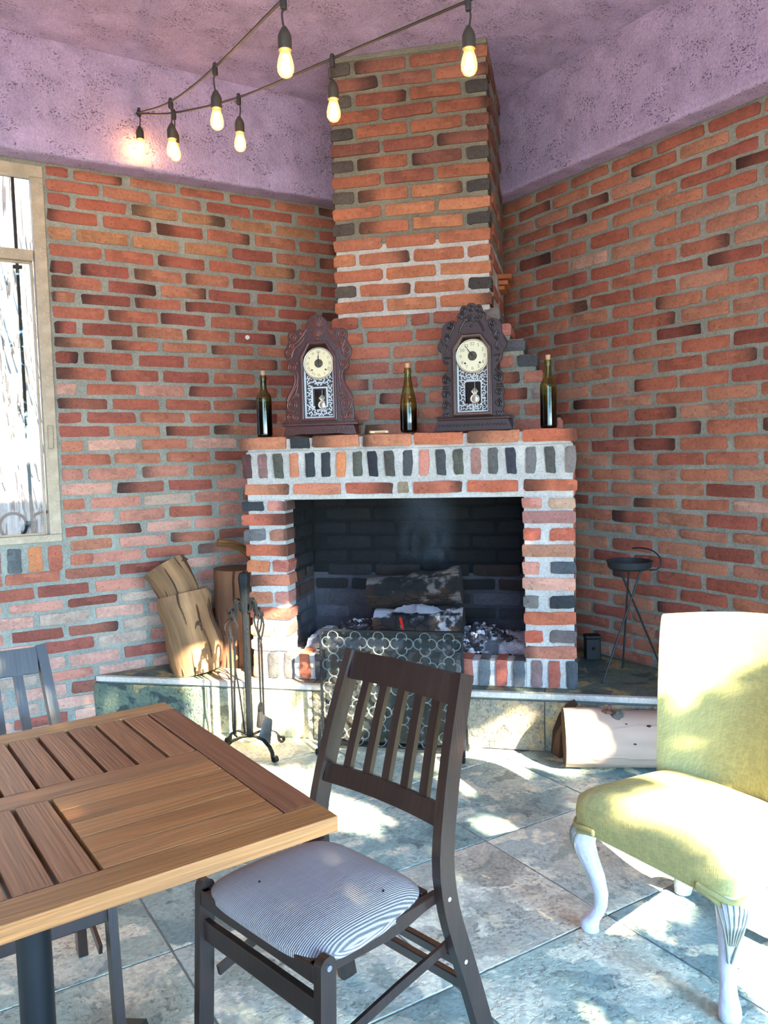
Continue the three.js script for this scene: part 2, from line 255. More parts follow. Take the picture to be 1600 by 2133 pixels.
// plastered walls of the rest of the room, behind and left of the camera
const mPlaster = std({ name: 'brown_plaster', color: 0x6b564a, map: stuccoTex, bumpMap: stuccoBump, bumpScale: 0.006, roughness: 0.95 });
struct(mesh('wall_back', box(0.2, 3.4, 4.8, [0, 0, 0], [0, 0, 0], 0), mPlaster)).position.set(-4.55 * S + 1.15 * S, 1.7, 4.55 * S + 1.15 * S);
scene.children.at(-1).rotation.y = PI / 4;
// unseen short wall, added at the open side to dim the right wall
struct(mesh('added_wall_front', box(0.82, 3.4, 0.2, [0, 0, 0], [0, 0, 0], 0), mPlaster)).position.set((3.62 + 0.83) * S, 1.7, (3.62 - 0.83) * S);
scene.children.at(-1).rotation.y = PI / 4;
// ceiling slab and the two plastered beams above the brick
{
  const EDGE = 3.5, c = struct(mesh('ceiling', box(5.9, 0.25, EDGE + 1.3, [0, 0, 0], [0, 0, 0], 0), mStucco)); c.rotation.y = PI / 4; const a = (EDGE - 1.3) / 2, b = -1.65; c.position.set((a + b) * S, 3.25 + 0.125, (a - b) * S);
  const beam = (name, w, len, x, turn) => { const g = mesh(name, box(len, 0.53, 0.14, [x, 3.003, 0.06], [0, 0, 0], 0.02), mStucco); struct(g); g.position.set(...CORNER); g.rotation.y = turn; return g; };
  beam('beam_left', 0, 5.4, -2.75, PI / 4); beam('beam_right', 0, 4.6, 2.25, -PI / 4);
}
// paved court outside the open side
{
  const g = mesh('ground_outside', box(40, 0.2, 30, [0, 0, 0], [0, 0, 0], 0), std({ name: 'pale_paving', color: 0xb5ab9a, map: mortarTex, roughness: 0.9 })); struct(g); g.rotation.y = PI / 4;
  const a = 3.575 + 15 + 0.02; g.position.set(a * S, -0.12, a * S);
  const h = mesh('ground_behind', box(24, 0.2, 14, [0, 0, 0], [0, 0, 0], 0), g.material); struct(h); h.rotation.y = PI / 4; h.position.set((-1.3 - 7) * S, -0.2, (-1.3 - 7) * S);
}

// ---------------------------------------------------------------- tiled hearth bench across the corner
{
  const h = tag(group('hearth_bench'), 'raised slate-tiled bench running across the brick corner under the fireplace', 'hearth bench');
  const xl = -1.576, xr = 1.66, zf = 0.078, top = 0.258;
  const poly = (x0, x1, z0, z1) => { // part of the bench top between x0 and x1, cut by the two walls
    const wall = (x) => Math.max(-1.5 - x, x - 1.585), cut = (x) => Math.max(wall(x) + 0.003, z0), p = [[x0, -z1], [x1, -z1]], xs = [x1]; for (const q of [-1.5 - z0, 0.042, z0 + 1.585]) if (q > x0 && q < x1) xs.push(q); xs.push(x0);
    for (const x of xs.sort((a, b) => b - a)) p.push([x, -Math.min(z1, cut(x))]); return p; };
  const flat = (p, y, t) => boxUV(extrude(shapeOf(p), t, 0.0012).rotateX(-PI / 2).translate(0, y, 0));
  mesh('core', flat(poly(xl + 0.02, xr - 0.02, -1.5, zf - 0.014), 0, top - 0.012), mGrout, h);
  const joints = [xl, -0.967, -0.43, 0.105, 0.64, 1.175, xr];
  seed(31);
  const order = [0, 1, 2, 4, 3, 4];
  const topMats = [0, 4, 3, 0].map((i) => slabMats[i]);
  for (let i = 0; i < 6; i++) {
    const a = joints[i] + 0.002, b = joints[i + 1] - 0.002;
    mesh('face_tile', box(b - a, 0.222, 0.014, [(a + b) / 2, 0.112, zf - 0.007], [0, 0, 0], 0.002), slabMats[order[i]], h);
    for (const [z0, z1] of [[-0.36, 0.05], [-0.9, -0.364], [-1.44, -0.904]]) { const wallAt = (x) => Math.max(-1.5 - x, x - 1.585); if (Math.min(wallAt(a), wallAt(b), a < 0.042 && b > 0.042 ? -1.54 : 9) > z1 - 0.04) continue; if (z1 < -0.3 && a > -0.75 && b < 0.8 && z1 < -0.3) continue; mesh('top_tile', flat(poly(Math.max(a, -1.5 - z1 + 0.004), Math.min(b, z1 + 1.583), z0, z1), top - 0.012, 0.012), topMats[i % 4], h); }
  }
  const edge = mesh('edge_strip', box(xr - xl - 0.03, 0.026, 0.03, [(xl + xr) / 2, top - 0.0125, zf - 0.013], [0, 0, 0], 0.004), std({ name: 'cream_grout', color: 0xd3cbb8, map: mortarTex, roughness: 0.85 }), h);
  edge.userData.label = 'cream grout edging along the top of the bench';
}

// ---------------------------------------------------------------- fireplace
const quad = (a, b, c, d) => a * d * d + b * d + c, X4 = (c) => quad(-2.986e-7, 2.2354e-3, 0.0372, c / 2.078 - 370), X6 = (c) => quad(-3.033e-7, 2.2592e-3, 0.025, c / 2.105 - 370);
const ORANGE = 0xc07d5c, RED = 0xaf644c, PINK = 0xc58270, TAN = 0xc9a488, BLACK = 0x32373a, GREY = 0x6d6a68, MAUVE = 0x8f6b66, OLIVE = 0x55564b, BROWN = 0xa0684f;
{
  const f = tag(group('fireplace'), 'wide brick fireplace with a flat mantel standing across the room corner', 'fireplace');
  const place = (x0, x1, y, h, color, burn = 0, D = 0.1, z = 0, v = Math.floor(rnd() * 5)) => { const m = mesh('brick', brickGeo(x1 - x0, h, D, v, burn), brickMat(color), f); m.position.set((x0 + x1) / 2, y + h / 2 + rr(-0.002, 0.002), z + rr(-0.004, 0.004)); m.rotation.z = rr(-0.008, 0.008); return m; };
  const upright = (x, y, h, w, color, burn = 0, D = 0.1) => { const m = mesh('brick', brickGeo(h, w, D, Math.floor(rnd() * 5), burn), brickMat(color), f); m.position.set(x, y + h / 2, rr(-0.004, 0.005)); m.rotation.z = PI / 2 + rr(-0.025, 0.025); return m; };
  seed(55);
  const B = (x0, x1, y0, y1, z0, z1) => box(x1 - x0, y1 - y0, z1 - z0, [(x0 + x1) / 2, (y0 + y1) / 2, (z0 + z1) / 2], [0, 0, 0], 0.004);
  mesh('mortar_bed', [B(-0.752, -0.566, 0.258, 1.125, -0.13, -0.012), B(0.556, 0.771, 0.258, 1.125, -0.13, -0.012), B(-0.753, 0.772, 1.122, 1.353, -0.13, -0.011), B(-0.745, 0.765, 1.352, 1.412, -0.42, -0.014), B(-0.58, 0.56, 0.258, 0.375, -0.13, -0.014),
    B(-0.752, -0.64, 0.258, 1.36, -0.72, -0.13), B(0.6, 0.771, 0.258, 1.36, -0.72, -0.13)], mPaleMortar, f);
  // top slab course, upright course and lintel course, from the left
  for (const [a, b, c, k] of [[44, 245, ORANGE, -1], [262, 345, GREY, 3], [358, 560, ORANGE, -2], [575, 785, ORANGE, -1], [798, 1008, 0xbf6f4e, 0], [1030, 1252, ORANGE, -2], [1268, 1502, 0xbb6547, 1]]) place(X4(a), X4(b), 1.364, 0.054, c, k, 0.14, 0.006);
  [0x5b3a37, MAUVE, OLIVE, ORANGE, BLACK, BLACK, 0xcd8255, OLIVE, 0x2c2f36, 0x4d4b44, 0x47494a, PINK, 0x484a4c, OLIVE, 0xa97c70, 0x63635f, 0x3a3c46, GREY, 0x54544f, 0x7b726c].forEach((c, k) => upright(X4([71, 139, 207, 275, 345, 412, 478, 550, 616, 689, 766, 838, 911, 987, 1062, 1136, 1215, 1300, 1385, 1473][k]), 1.226, 0.116, 0.044, c, 0));
  for (const [a, b, c, k] of [[57, 248, ORANGE, 1], [272, 475, 0xc27a5c, 0], [497, 700, 0xb9634a, 2], [722, 768, 0x8d7b62, 0], [790, 1000, RED, 1], [1022, 1245, 0xbb6547, 0], [1270, 1500, 0xbf6a4a, -2]]) place(X4(a), X4(b), 1.147, 0.052, c, k, 0.12);
  // the two piers, course by course from below
  const left = [[[84, 322, 0xd0a183, 0]], [[82, 178, 0xc88a68, 0], [182, 312, 0xa98a78, 1]], [[80, 306, RED, 1]], [[78, 177, ORANGE, 0], [192, 308, PINK, 0]], [[78, 304, 0xc0775a, -2]], [[72, 172, 0xc8794f, 0], [186, 302, 0xb86a58, 0]], [[70, 302, 0xbd6646, 1]], [[66, 160, GREY, 0], [180, 301, 0xa56f5a, 1]], [[60, 292, 0xb8644c, 2]], [[58, 155, BLACK, 0], [172, 292, PINK, 2]]];
  const right = [[[1288, 1516, 0xb9745c, -1]], [[1285, 1368, 0xb75c43, 0], [1400, 1516, 0x6f6360, 0]], [[1285, 1516, 0xbf6a4b, 0]], [[1285, 1352, 0x77716b, 0], [1400, 1514, BLACK, 0]], [[1281, 1517, 0xd09a82, 0]], [[1281, 1356, 0xc98975, 0], [1406, 1516, 0x4e5356, 0]], [[1281, 1516, 0xa9765c, 0]], [[1285, 1364, 0xb9624c, 0], [1404, 1516, 0xbc634a, 0]], [[1286, 1518, 0xa06f66, 0]], [[1282, 1368, PINK, 0], [1400, 1516, 0xcda688, 0]]];
  const yl = [0.397, 0.466, 0.55, 0.625, 0.705, 0.777, 0.852, 0.926, 1.003, 1.07];
  left.forEach((r, i) => r.forEach(([a, b, c, k]) => place(X6(a), b > 280 ? -0.556 + rr(-0.005, 0.004) : X6(b) + 0.0, yl[i], i === 9 ? 0.046 : 0.055, c, k, 0.115)));
  right.forEach((r, i) => r.forEach(([a, b, c, k]) => place(X6(a), X6(b), yl[i], i === 9 ? 0.046 : 0.055, c, k, 0.115)));
  // the right flank beyond the corner bricks
  for (let r = 0; r < 14; r++) { const y = 0.27 + r * 0.0765; for (const [z, L] of r % 2 ? [[-0.235, 0.22], [-0.48, 0.23]] : [[-0.18, 0.1], [-0.36, 0.22], [-0.6, 0.22]]) { const m = mesh('brick', brickGeo(L, 0.055, 0.03, r % 5, burns(0.3)), brickMat(pick([ORANGE, RED, 0xb8674f, GREY, PINK, BROWN])), f); m.position.set(0.78, y + 0.03, z); m.rotation.y = PI / 2; } }
  // upright course along the foot, its tops form the sill of the opening
  [ORANGE, 0x4a4a46, 0x5d5754, 0xbf7052, 0x55575a, 0x8f6f62, 0x5a5d60, 0xaa6a54, 0x62625f, 0x4f5356, 0x8d6a5c, 0x5e6164, 0x6a615b, 0xa9644f, 0x6d6f6e, 0xb06050, 0x5b6063, 0x8a6f6a, 0xae5f4c, 0x4b5053].forEach((c, k) => upright(-0.726 + k * 0.0782, 0.262, 0.122, 0.05, c, 0, 0.118));
  // sooty chamber
  const soot = [0x0d0d0d, 0x100f0f, 0x0b0b0c, 0x141211], ash = [0x474347, 0x393536, 0x545056, 0x2f2b2a];
  const mSoot = std({ name: 'soot', color: 0x0a0a0b, map: mortarTex, bumpMap: mortarBump, bumpScale: 0.004, roughness: 0.95 }), mAshJoint = std({ name: 'ashy_joint', color: 0x4a474c, map: mortarTex, bumpMap: mortarBump, bumpScale: 0.004, roughness: 0.95 });
  mesh('chamber_lining', [B(-0.66, -0.6, 0.7, 1.36, -0.56, -0.13), B(0.585, 0.63, 0.7, 1.36, -0.56, -0.13), B(-0.66, 0.63, 0.7, 1.36, -0.62, -0.532), B(-0.66, 0.63, 1.352, 1.37, -0.6, -0.12)], mSoot, f);
  mesh('chamber_foot', [B(-0.66, -0.6, 0.3, 0.7, -0.56, -0.13), B(0.585, 0.63, 0.3, 0.7, -0.56, -0.13), B(-0.66, 0.63, 0.3, 0.7, -0.62, -0.532), B(-0.61, 0.6, 0.28, 0.37, -0.6, -0.11)], mAshJoint, f);
  for (let r = 0; r < 10; r++) for (let k = -1; k < 5; k++) {
    const y = 0.385 + r * 0.075, x0 = Math.max(-0.59, -0.52 + k * 0.262 + (r % 2) * 0.13), x1 = Math.min(0.58, -0.52 + k * 0.262 + (r % 2) * 0.13 + 0.24); if (x1 - x0 < 0.05) continue;
    const m = mesh('brick', brickGeo(x1 - x0, 0.057, 0.03, Math.floor(rnd() * 5), 0), brickMat(r < 3 ? pick(ash) : r < 5 ? pick([0x1f1a19, 0x1c1919, 0x2e211b, 0x262020]) : pick(soot)), f); m.position.set((x0 + x1) / 2, y + 0.03, -0.523 + rr(-0.003, 0.003));
  }
  for (let r = 0; r < 9; r++) for (const [z, L] of r % 2 ? [[-0.2, 0.12], [-0.39, 0.23]] : [[-0.25, 0.23], [-0.46, 0.1]]) for (const s of [-1, 1]) { const m = mesh('brick', brickGeo(L, 0.057, 0.03, Math.floor(rnd() * 5), 0), brickMat(r < 3 ? pick([...ash, 0x5a3a2e]) : r < 6 && s < 0 ? pick([0x3a2e29, 0x252120, 0x442e26, 0x2b2624]) : pick(soot)), f); m.position.set(s < 0 ? -0.59 : 0.58, 0.415 + r * 0.075, z); m.rotation.y = s < 0 ? PI / 2 : -PI / 2; }
}

// ---------------------------------------------------------------- tapering breast and tall flue above the mantel
{
  const c = tag(group('chimney_breast'), 'stepped brick breast rising from the mantel into a tall square flue', 'chimney');
  seed(77);
  const Z = -0.3, place = (x0, x1, y, color, burn = 0, D = 0.11, h = 0.054) => { const m = mesh('brick', brickGeo(x1 - x0, h, D, Math.floor(rnd() * 5), burn), brickMat(color), c); m.position.set((x0 + x1) / 2, y + h / 2, Z + rr(-0.003, 0.004)); m.rotation.z = rr(-0.008, 0.008); };
  const B = (x0, x1, y0, y1, z0, z1) => box(x1 - x0, y1 - y0, z1 - z0, [(x0 + x1) / 2, (y0 + y1) / 2, (z0 + z1) / 2], [0, 0, 0], 0.003);
  const L = [-0.73, -0.7, -0.645, -0.59, -0.55, -0.48, -0.44, -0.39], R = [0.726, 0.7, 0.656, 0.639, 0.613, 0.556, 0.493, 0.44], y0 = 1.42, P = 0.0757, bed = [];
  for (let k = 0; k < 8; k++) {
    const y = y0 + k * P; bed.push(B(L[k] + 0.01, R[k] - 0.008, y - 0.022, y + P - 0.018, Z - 0.4, Z - 0.012));
    let x = L[k]; const start = k % 2 ? 0.13 : rr(0.19, 0.24);
    for (let i = 0; x < R[k] - 0.03; i++) { let e = Math.min(R[k], x + (i === 0 ? start : i === 2 && k % 3 === 1 ? 0.09 : 0.225)); if (R[k] - e < 0.07) e = R[k]; const col = e === R[k] ? [0xb47260, 0xa4674f, 0x8c7c72, 0xb0705a, 0x4c4d50, 0x55565a, 0xb9776a, 0x6f6862][k] : k > 5 ? pick([0xa35c45, 0xb26b4d, 0x9c5a47]) : pick([0xae6b54, 0xa55f4b, 0xb2755d, 0x985f51, 0xb37464]); place(x, e, y, col, e === R[k] ? 0 : burns(0.3), e === R[k] || x === L[k] ? 0.3 : 0.1); x = e + 0.022; }
  }
  mesh('mortar_bed', bed, mMortar, c);
  const back = -1.16;
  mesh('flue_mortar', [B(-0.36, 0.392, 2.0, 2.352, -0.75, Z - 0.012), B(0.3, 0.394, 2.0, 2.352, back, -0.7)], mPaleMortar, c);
  mesh('upper_flue_mortar', [B(-0.36, 0.392, 2.352, 3.25, -0.75, Z - 0.012), B(0.3, 0.394, 2.352, 3.25, back, -0.7)], mFlueMortar, c);  // upper flue has darker, browner mortar than the part below
  for (let r = 0; r < 17; r++) {
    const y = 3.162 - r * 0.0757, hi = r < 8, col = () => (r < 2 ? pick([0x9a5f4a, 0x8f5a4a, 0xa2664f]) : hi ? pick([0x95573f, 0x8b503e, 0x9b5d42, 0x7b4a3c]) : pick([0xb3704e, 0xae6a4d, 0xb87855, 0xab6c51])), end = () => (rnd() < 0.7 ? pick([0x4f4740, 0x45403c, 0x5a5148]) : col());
    if (y < 2.0) break;
    const b = () => (hi ? burns(0.4) : burns(0.15));
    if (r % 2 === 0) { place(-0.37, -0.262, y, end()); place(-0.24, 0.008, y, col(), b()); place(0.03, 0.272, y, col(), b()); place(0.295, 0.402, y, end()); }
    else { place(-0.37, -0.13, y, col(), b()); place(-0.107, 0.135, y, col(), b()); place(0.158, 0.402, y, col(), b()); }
    // the flue's side beyond the corner bricks
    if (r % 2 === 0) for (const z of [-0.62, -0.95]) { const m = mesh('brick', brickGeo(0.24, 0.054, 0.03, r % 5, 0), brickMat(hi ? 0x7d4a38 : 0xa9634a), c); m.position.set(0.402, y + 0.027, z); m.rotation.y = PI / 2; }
  }
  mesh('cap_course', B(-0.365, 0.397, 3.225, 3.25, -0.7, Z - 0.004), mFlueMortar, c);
}
{
  const g = tag(group('corbel', [0.403, 2.2, -0.9]), 'small moulded terracotta corbel sticking out of the flue near the right wall', 'corbel'), m = std({ name: 'terracotta', color: 0xb4693f, map: grainTex, roughness: 0.85 });
  [[0.075, 0.026, 0.082], [0.055, 0.024, 0.052], [0.035, 0.022, 0.026]].forEach(([w, h, y], i) => mesh(['cap', 'moulding', 'foot'][i], box(w, h, 0.2 - i * 0.02, [w / 2 - 0.012, y - 0.026, 0], [0, 0, 0], 0.006), m, g));
}

// ---------------------------------------------------------------- window in the left wall
{
  const w = struct(group('window_1', CORNER, PI / 4)), mF = std({ name: 'beige_paint', color: 0xb9a68a, map: dustTex, roughness: 0.55 }), d = 0.05, z = -0.022;
  const { x0, x1, y0, y1 } = WIN, cx = (x0 + x1) / 2;
  const bars = [['head', x1 - x0, 0.055, cx, y1 - 0.0275], ['sill_rail', x1 - x0, 0.036, cx, y0 + 0.018], ['jamb', 0.056, y1 - y0 - 0.091, x1 - 0.028, (y0 + y1) / 2 - 0.0095], ['jamb', 0.056, y1 - y0 - 0.091, x0 + 0.031, (y0 + y1) / 2 - 0.0095], ['transom', x1 - x0 - 0.124, 0.05, cx, 2.303], ['mullion', 0.05, y1 - y0 - 0.091, cx, (y0 + y1) / 2 - 0.0095]];
  for (const [n, a, b, x, y] of bars) mesh(n, box(a, b, d, [x, y, z], [0, 0, 0], 0.004), mF, w);
  for (const s of [-1, 1]) {
    const px = cx + s * 0.244, pw = 0.414;
    const sash = part('sash', w); for (const [a, b, x, y] of [[0.01, 1.292, px + pw / 2 + 0.006, 1.63], [0.01, 1.292, px - pw / 2 - 0.006, 1.63], [pw, 0.008, px, 0.985], [pw, 0.008, px, 2.274]]) mesh('sash_rail', box(a, b, 0.03, [x, y, z - 0.012], [0, 0, 0], 0.003), mF, sash);
    const gm = phys({ name: 'window_glass', color: 0xffffff, transmission: 1, thickness: 0, roughness: 0.02 });
    mesh('pane', new THREE.PlaneGeometry(pw, 1.3).translate(px, 1.63, z - 0.012), gm, w); mesh('pane', new THREE.PlaneGeometry(pw, 0.36).translate(px, 2.5, z - 0.006), gm, w);
  }
  mesh('catch', box(0.024, 0.11, 0.012, [x1 - 0.03, 1.45, 0.008], [0, 0, 0], 0.004), mF, w);
}
{
  const g = tag(group('window_grille', CORNER, PI / 4), 'black wrought iron grille with upright bars and rings outside the window', 'window grille'), mI = std({ name: 'wrought_iron', color: 0x0c0d0e, metalness: 0.1, roughness: 0.7, bumpMap: mortarBump, bumpScale: 0.003 }), z = -0.1;
  const at = [-2.519, -2.797, -3.075, -3.353];
  for (let i = 0; i < 4; i++) { { mesh('bar', box(0.014, 1.74, 0.014, [at[i], 1.83, z], [0, 0, 0], 0.002), mI, g); mesh('collar', box(0.045, 0.028, 0.022, [at[i], 1.03, z], [0, 0, 0], 0.003), mI, g); mesh('collar', box(0.04, 0.016, 0.02, [at[i], 2.265, z], [0, 0, 0], 0.003), mI, g); } }
  for (const x of [-2.464, -2.603, -2.742, -2.881, -3.02, -3.159, -3.298, -3.41]) mesh('ring', new THREE.TorusGeometry(0.06, 0.0075, 8, 28).translate(x, 1.028, z), mI, g);
  for (const y of [0.968, 2.69]) mesh('rail', box(1.05, 0.012, 0.016, [-2.925, y, z], [0, 0, 0], 0.002), mI, g);
}

// ---------------------------------------------------------------- wood
const woodTex = dataTex(512, 1024, (u, v) => { const w = fbm(u, v, 4, 2, 301, 3) * 0.35, g = fbm(u + w, v, 28, 3, 305, 4), f = fbm(u, v, 160, 10, 309, 2), r = 0.5 + 0.5 * Math.sin((u * 14 + w * 9) * 2 * PI), k = 0.7 + 0.34 * g + 0.2 * (f - 0.5) + 0.06 * r; return [k, k * 0.985, k * 0.96]; }, true, 0.25, 0.9);
const woodBump = dataTex(256, 512, (u, v) => 0.5 + 0.7 * (fbm(u, v, 90, 6, 309, 3) - 0.5), false, 0.25, 0.9);
const boardMat = (c, r = 0.42) => phys({ name: 'teak_' + c.toString(16), color: c, map: woodTex, bumpMap: woodBump, bumpScale: 0.0012, roughness: r, clearcoat: 0.12, clearcoatRoughness: 0.35 });
const mIron = std({ name: 'black_iron', color: 0x14181a, metalness: 0.35, roughness: 0.45, bumpMap: mortarBump, bumpScale: 0.003 });
// ---------------------------------------------------------------- slatted table
const TABLE = [-0.165, 0, 2.452], TURN = 0.8405;
{
  const t = tag(group('dining_table', TABLE, TURN), 'square slatted teak dining table on a black pedestal', 'table'), W = 0.785, H = W / 2, th = 0.026, y = 0.75 - th / 2, g = 0.0012;
  const cGold = [0xb57c46, 0xab7340, 0xbb8148, 0xb0763f], cBrown = [0x97613c, 0x9d6841, 0x925c38, 0xa26d46];
  const mats = {}, M = (c) => (mats[c] ??= boardMat(c));
  seed(404);
  // u from the far edge to the near edge, v from the right edge to the left
  const plank = (name, u0, u1, v0, v1, c, gap = 0) => { const lu = u1 - u0 - 2 * g, lv = v1 - v0 - 2 * g - gap, alongU = lu > lv; mesh(name, box(lv, th, lu, [H - (v0 + v1) / 2, y, (u0 + u1) / 2 - H], [0, 0, 0], 0.0016, !alongU), M(c), t); };
  plank('border_board', 0, 0.062, 0, W, 0xb28552); plank('border_board', 0.72, W, 0, W, 0xb07a42); plank('border_board', 0.062, 0.72, 0, 0.064, 0x8e5d3d); plank('border_board', 0.062, 0.72, W - 0.064, W, 0x97603d);
  plank('middle_rail', 0.356, 0.418, 0.064, W - 0.064, 0xa26f45);
  for (let k = 0; k < 11; k++) { const v = 0.064 + k * 0.0598; plank('slat', 0.062, 0.356, v, v + 0.0598, pick(cBrown), 0.0045); }
  for (let k = 0; k < 5; k++) { const u = 0.418 + k * 0.0604; plank('slat', u, u + 0.0604, 0.064, 0.356, cGold[k % 4], 0); }
  for (let k = 0; k < 6; k++) { const v = 0.358 + k * 0.0605; plank('slat', 0.418, 0.72, v, v + 0.0605, pick(cBrown), 0.0045); }
  mesh('under_frame', [box(0.5, 0.025, 0.06, [0, 0.711, 0.15]), box(0.5, 0.025, 0.06, [0, 0.711, -0.15]), box(0.06, 0.024, 0.5, [0, 0.687, 0])], mIron, t);
  const mP = std({ name: 'black_powder_coat', color: 0x171b1e, metalness: 0.3, roughness: 0.38 });
  mesh('pedestal', lathe([[0.0, 0.05], [0.034, 0.05], [0.034, 0.06], [0.029, 0.065], [0.029, 0.67], [0.05, 0.675], [0.05, 0.676], [0, 0.676]]), mP, t);
  for (let k = 0; k < 4; k++) mesh('foot', bar([[0, 0.055, 0], [0.14, 0.06, 0], [0.28, 0.056, 0], [0.38, 0.048, 0], [0.415, 0.036, 0], [0.425, 0.012, 0]].map(([r, yy]) => [r * Math.cos(k * PI / 2 - 0.885), yy, r * Math.sin(k * PI / 2 - 0.885)]), 0.05, 0.024, [-Math.sin(k * PI / 2 - 0.885), 0, Math.cos(k * PI / 2 - 0.885)]), mP, t);
}
// ---------------------------------------------------------------- folding chairs with ribbed grey seats
const mDark = phys({ name: 'dark_stained_wood', color: 0x2f1e18, map: woodTex, bumpMap: woodBump, bumpScale: 0.0008, roughness: 0.4, clearcoat: 0.6, clearcoatRoughness: 0.3 });
const ribTex = dataTex(64, 256, (u, v) => { const s = 0.5 + 0.5 * Math.cos(u * 2 * PI), n = fbm(u, v, 4, 60, 351, 2), k = mix(0.62, 1.0, sstep(0.2, 0.8, s)) * (0.9 + 0.2 * n); return [k, k, k * 1.02]; }, true, 0.0046, 0.12);
const ribBump = dataTex(64, 16, (u) => 0.5 + 0.5 * Math.cos(u * 2 * PI), false, 0.0046, 0.12);
const mRib = phys({ name: 'ribbed_grey_cloth', color: 0xb5ada5, map: ribTex, bumpMap: ribBump, bumpScale: 0.0008, roughness: 0.9, sheen: 0.3, sheenRoughness: 0.6 });
function foldingChair(label) {
  const t = tag(group('folding_chair'), label, 'chair');
  const hw = (y) => 0.17 + (0.857 - y) * 0.075, prof = [[0.0, -0.285], [0.12, -0.257], [0.25, -0.222], [0.36, -0.19], [0.43, -0.178], [0.5, -0.178], [0.6, -0.2], [0.72, -0.236], [0.857, -0.285]];
  const zAt = (y) => { for (let i = 1; i < prof.length; i++) if (y <= prof[i][0]) return mix(prof[i - 1][1], prof[i][1], (y - prof[i - 1][0]) / (prof[i][0] - prof[i - 1][0])); return prof.at(-1)[1]; };
  const c3 = (s) => { const c = curve(prof.map(([y, z]) => [s * hw(y), y, z])); return c.getSpacedPoints(24).map((p) => p.toArray()); };
  for (const s of [-1, 1]) mesh('back_post', bar(c3(s), 0.024, 0.042, [1, 0, 0.05]), mDark, t);
  const cross = (name, y0, y1, thick, bow, inset = 0.012) => { const g = []; const n = 8, pts = []; for (let i = 0; i <= n; i++) { const u = i / n * 2 - 1, y = (y0 + y1) / 2; pts.push([u * (hw(y) - inset), y, zAt(y) + 0.002 - bow * (1 - u * u)]); } return mesh(name, bar(pts, y1 - y0, thick, [0, 1, -0.34]), mDark, t); };
  cross('top_rail', 0.79, 0.856, 0.022, 0.014); cross('lower_rail', 0.556, 0.6, 0.02, 0.014);
  for (let k = -2; k <= 2; k++) { const p = (y) => [k * (hw(y) - 0.012) / 3 * 1.02, y, zAt(y) - 0.014 * (1 - (k / 3) ** 2)]; mesh('slat', bar([p(0.592), p(0.66), p(0.73), p(0.795)], 0.022, 0.014, [1, 0, 0]), mDark, t); }
  // seat: padded cushion over a curved frame
  const halfW = (z) => mix(0.178, 0.197, sstep(-0.17, 0.05, z)), zf = 0.165, zb = -0.172;
  const sq = (a, p) => Math.sign(Math.cos(a)) * Math.pow(Math.abs(Math.cos(a)), p), ss = (a, p) => Math.sign(Math.sin(a)) * Math.pow(Math.abs(Math.sin(a)), p), zc = (zf + zb) / 2, zr = (zf - zb) / 2;
  const dome = surf((u, v) => { const a = -u * 2 * PI, r = Math.min(1, v * 1.25), k = v < 0.8 ? 1 : 1; const z = zc + ss(a, 0.42) * zr * r * k, x = sq(a, 0.42) * halfW(z) * r; const y = v <= 0.8 ? 0.462 - 0.03 * Math.pow(r, 5) - 0.004 * Math.pow(r, 2) : 0.428 - (v - 0.8) * 0.06; return [x, y, z]; }, 72, 20, true);
  const dn = dome.toNonIndexed(), dp = dn.attributes.position, du = new Float32Array(dp.count * 2); for (let i = 0; i < dp.count; i++) { du[i * 2] = dp.getX(i) + 0.7 * (dp.getY(i) - 0.43) * Math.sign(dp.getX(i)) * sstep(0.12, 0.19, Math.abs(dp.getX(i))); du[i * 2 + 1] = dp.getZ(i) + 0.4 * (0.43 - dp.getY(i)); } dn.setAttribute('uv', new THREE.BufferAttribute(du, 2));
  const cushion = mesh('seat_cushion', dn, mRib, t); cushion.userData.label = 'ribbed light grey padded seat';
  for (const [x, z] of [[-0.07, 0.09], [0.14, -0.06]]) { const b = mesh('thread_knot', new THREE.SphereGeometry(0.0028, 8, 6), mIron, cushion); b.position.set(x, 0.4605 - 0.006 * (x * x + z * z) * 20, z); }
  const side = (s) => { const sh = new THREE.Shape(); sh.moveTo(-0.158, 0.426); sh.lineTo(0.172, 0.426); sh.lineTo(0.172, 0.405); sh.bezierCurveTo(0.1, 0.405, 0.1, 0.388, 0.02, 0.39); sh.bezierCurveTo(-0.06, 0.392, -0.1, 0.4, -0.158, 0.394); sh.closePath(); return extrude(sh, 0.018, 0.0015).rotateY(PI / 2).translate(s * 0.18 - 0.009, 0, 0); };
  mesh('seat_frame', [side(-1).scale(1, 1, -1).scale(1, 1, -1), side(1), box(0.37, 0.036, 0.02, [0, 0.408, 0.15]), box(0.33, 0.036, 0.02, [0, 0.408, -0.155])], mDark, t);
  for (const s of [-1, 1]) {
    const leg = mesh('front_leg', bar([[s * 0.196, 0.425, 0.142], [s * 0.198, 0.25, 0.15], [s * 0.2, 0.1, 0.157], [s * 0.202, 0.0, 0.162]], 0.02, 0.036, [1, 0, 0]), mDark, t);
    mesh('rounded_head', new THREE.CylinderGeometry(0.018, 0.018, 0.02, 20).rotateZ(PI / 2).translate(s * 0.196, 0.425, 0.142), mDark, leg);
    mesh('pivot', new THREE.CylinderGeometry(0.0055, 0.0055, 0.003, 12).rotateZ(PI / 2).translate(s * 0.2075, 0.423, 0.142), mNail, leg);
    mesh('side_link', bar([[s * 0.176, 0.24, 0.13], [s * 0.185, 0.28, -0.05], [s * 0.192, 0.31, -0.215]], 0.008, 0.022, [1, 0, 0]), mDark, t);
    for (const y of [0.42, 0.275]) { const b = mesh('screw_cap', new THREE.SphereGeometry(0.0046, 12, 8).scale(0.4, 1, 1), mCap, t); b.position.set(s * (hw(y) + 0.012), y, zAt(y) + 0.004); }
  }
